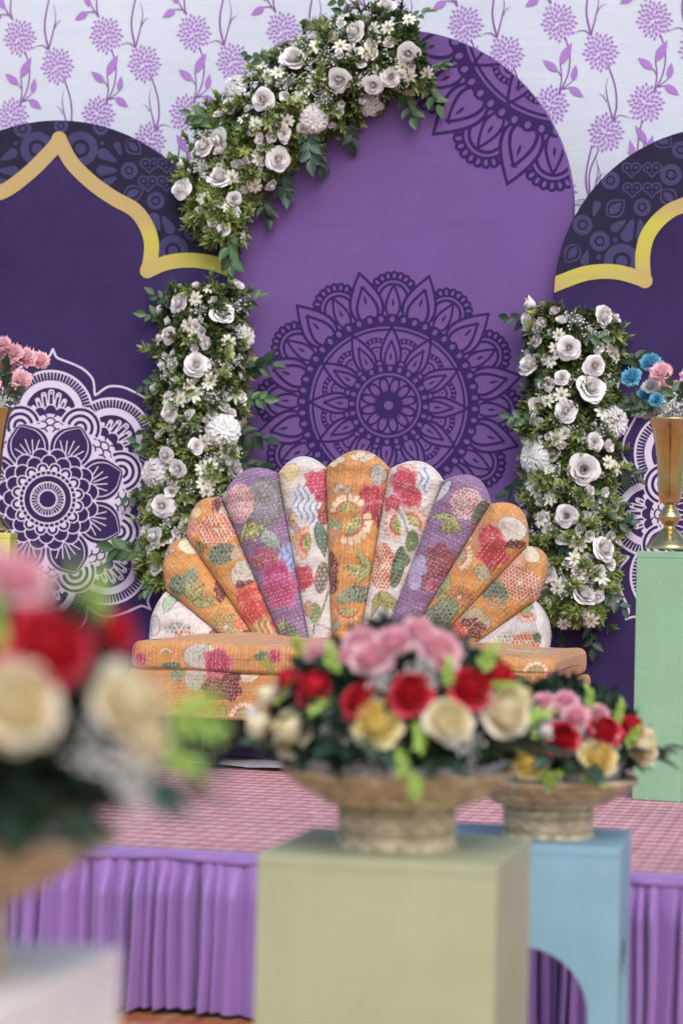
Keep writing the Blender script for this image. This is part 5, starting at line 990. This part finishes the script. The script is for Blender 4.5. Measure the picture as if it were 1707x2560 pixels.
arrangement('very blurred red, pink and cream flowers close by at the left edge', bgp, pg[2]+.115, sp_g, 23, .235, .235)

# ---------------------------------------------------------------- brass vases and their bouquets
def vase(uc, vbase, Y, s_, label):
    zb_ = PY(uc, vbase, Y)[2]; x = PY(uc, vbase, Y)[0]; k = s_*Y*1.0/FPX
    prof = [(0, 0), (57, 0), (58, 4), (56, 9), (54.5, 10), (53, 15), (50, 16), (49, 21), (46, 22), (44, 27), (40, 29), (36, 34), (30, 40), (23, 47), (16, 52), (14.5, 53), (13.5, 56), (15, 59), (20, 65), (27, 76), (28.5, 79), (28, 82), (25, 88), (22, 94), (20.5, 95), (20, 99), (18, 100), (17, 104), (14, 106), (13, 109), (17, 112), (24, 118), (28, 128), (30, 145), (31.5, 180), (35, 225), (41, 265), (47, 295), (53, 318), (56, 325), (55, 326), (51, 318), (44, 290), (30, 200), (26, 140), (0, 130)]
    P = [(r*k, z*k) for r, z in prof]; root = empty('brass_vase', (x, Y, zb_), label, 'vase', 'brass trumpet vases'); cut = 29
    for nm, q in (('foot', P[:cut+1]), ('cup', P[cut:])):
        mb = MB(); mb.lathe(q, 64, (x, Y, zb_)); o = obj(nm, mb.v, mb.f, M['brass'], root, smooth=True)
    return np.array([x, Y, zb_+326*k]), k
YV = (g0[1]+g1[1])/2+.10
vr, kr = vase(1671, 1373, YV, 1.0, 'tall brass trumpet vase on the mint green plinth'); vl, kl = vase(-28, 1325, 6.87, 1.0, 'brass trumpet vase at the left edge, only its rim in view')
def bouquet(rim, Y, fl_, leaves, label, k, seed):
    rg = np.random.default_rng(seed); root = empty('carnation_bouquet', rim, label, 'bouquet', 'carnation bouquets in vases'); base = Vector(rim)-Vector((0, 0, .12))
    for i, (c, u, v, r) in enumerate(fl_):
        dep = rg.uniform(-.05, .05) if (c, u) else 0; p = Vector(PY(u, v, Y+dep)); n = (p-base); n.y -= .30; n.normalize(); o = inst('carnation', CARN[i % 3], M[c], root, p, n, rg.random()*6, r*k*1.25)
        mb = MB(); mid = base*.4+p*.6+Vector((0, 0, -.01)); mb.tube([base, mid, p-n*.01], .0016, 4); obj('stem', mb.v, mb.f, M['stem'], root)
    for (u, v, ang, L, mt) in leaves:
        p = PY(u, v, Y-.03); a = math.radians(ang); sprig(root, p, (math.cos(a), -.2, math.sin(a)), (0, -1, .4), L, 6, M[mt], LEAF, .5)
    for i in range(7): inst('baby_breath', GYP[i % 3], M['gyp'], root, Vector(rim)+Vector((rg.uniform(-.05, .05), rg.uniform(-.05, .03), rg.uniform(0, .04))), (rg.normal(0, .4), -.5, 1), rg.random()*6, .04)
bouquet(vr, YV, [('carn_blue', 1625, 908, 23), ('carn_blue', 1578, 943, 22), ('carn_blue', 1611, 990, 20), ('carn_coral', 1651, 932, 24), ('carn_coral', 1658, 974, 27), ('carn_coral', 1704, 976, 25), ('carn_white', 1622, 1022, 25), ('carn_white', 1624, 966, 17), ('carn_white', 1676, 1030, 20), ('carn_blue', 1640, 1000, 16), ('carn_coral', 1730, 940, 25), ('carn_blue', 1752, 985, 22), ('carn_white', 1725, 1020, 22)],
    [(1640, 1040, 150, .07, 'leaf_dark'), (1665, 1045, 60, .08, 'leaf_dark'), (1690, 1040, 100, .08, 'leaf_green'), (1630, 1020, 190, .05, 'leaf_green'), (1700, 1045, 20, .07, 'leaf_dark'), (1610, 1030, 170, .05, 'leaf_dark')], 'blue, pink and white carnation bouquet in the brass vase at right', kr, 31)
bouquet(vl, 6.87, [('carn_coral', 8, 860, 20), ('carn_coral', 33, 884, 25), ('carn_coral', 65, 896, 27), ('carn_coral', 100, 902, 23), ('carn_coral', 12, 918, 27), ('carn_coral', 52, 950, 25), ('carn_coral', 35, 975, 18), ('carn_coral', -30, 900, 26), ('carn_coral', -60, 940, 26), ('carn_coral', -20, 960, 24)],
    [(30, 960, 160, .08, 'leaf_dark'), (10, 985, 80, .08, 'leaf_dark'), (5, 1005, 30, .06, 'leaf_dark'), (-30, 1000, 120, .08, 'leaf_dark')], 'pink carnation bouquet in the vase at the left edge', kl, 32)
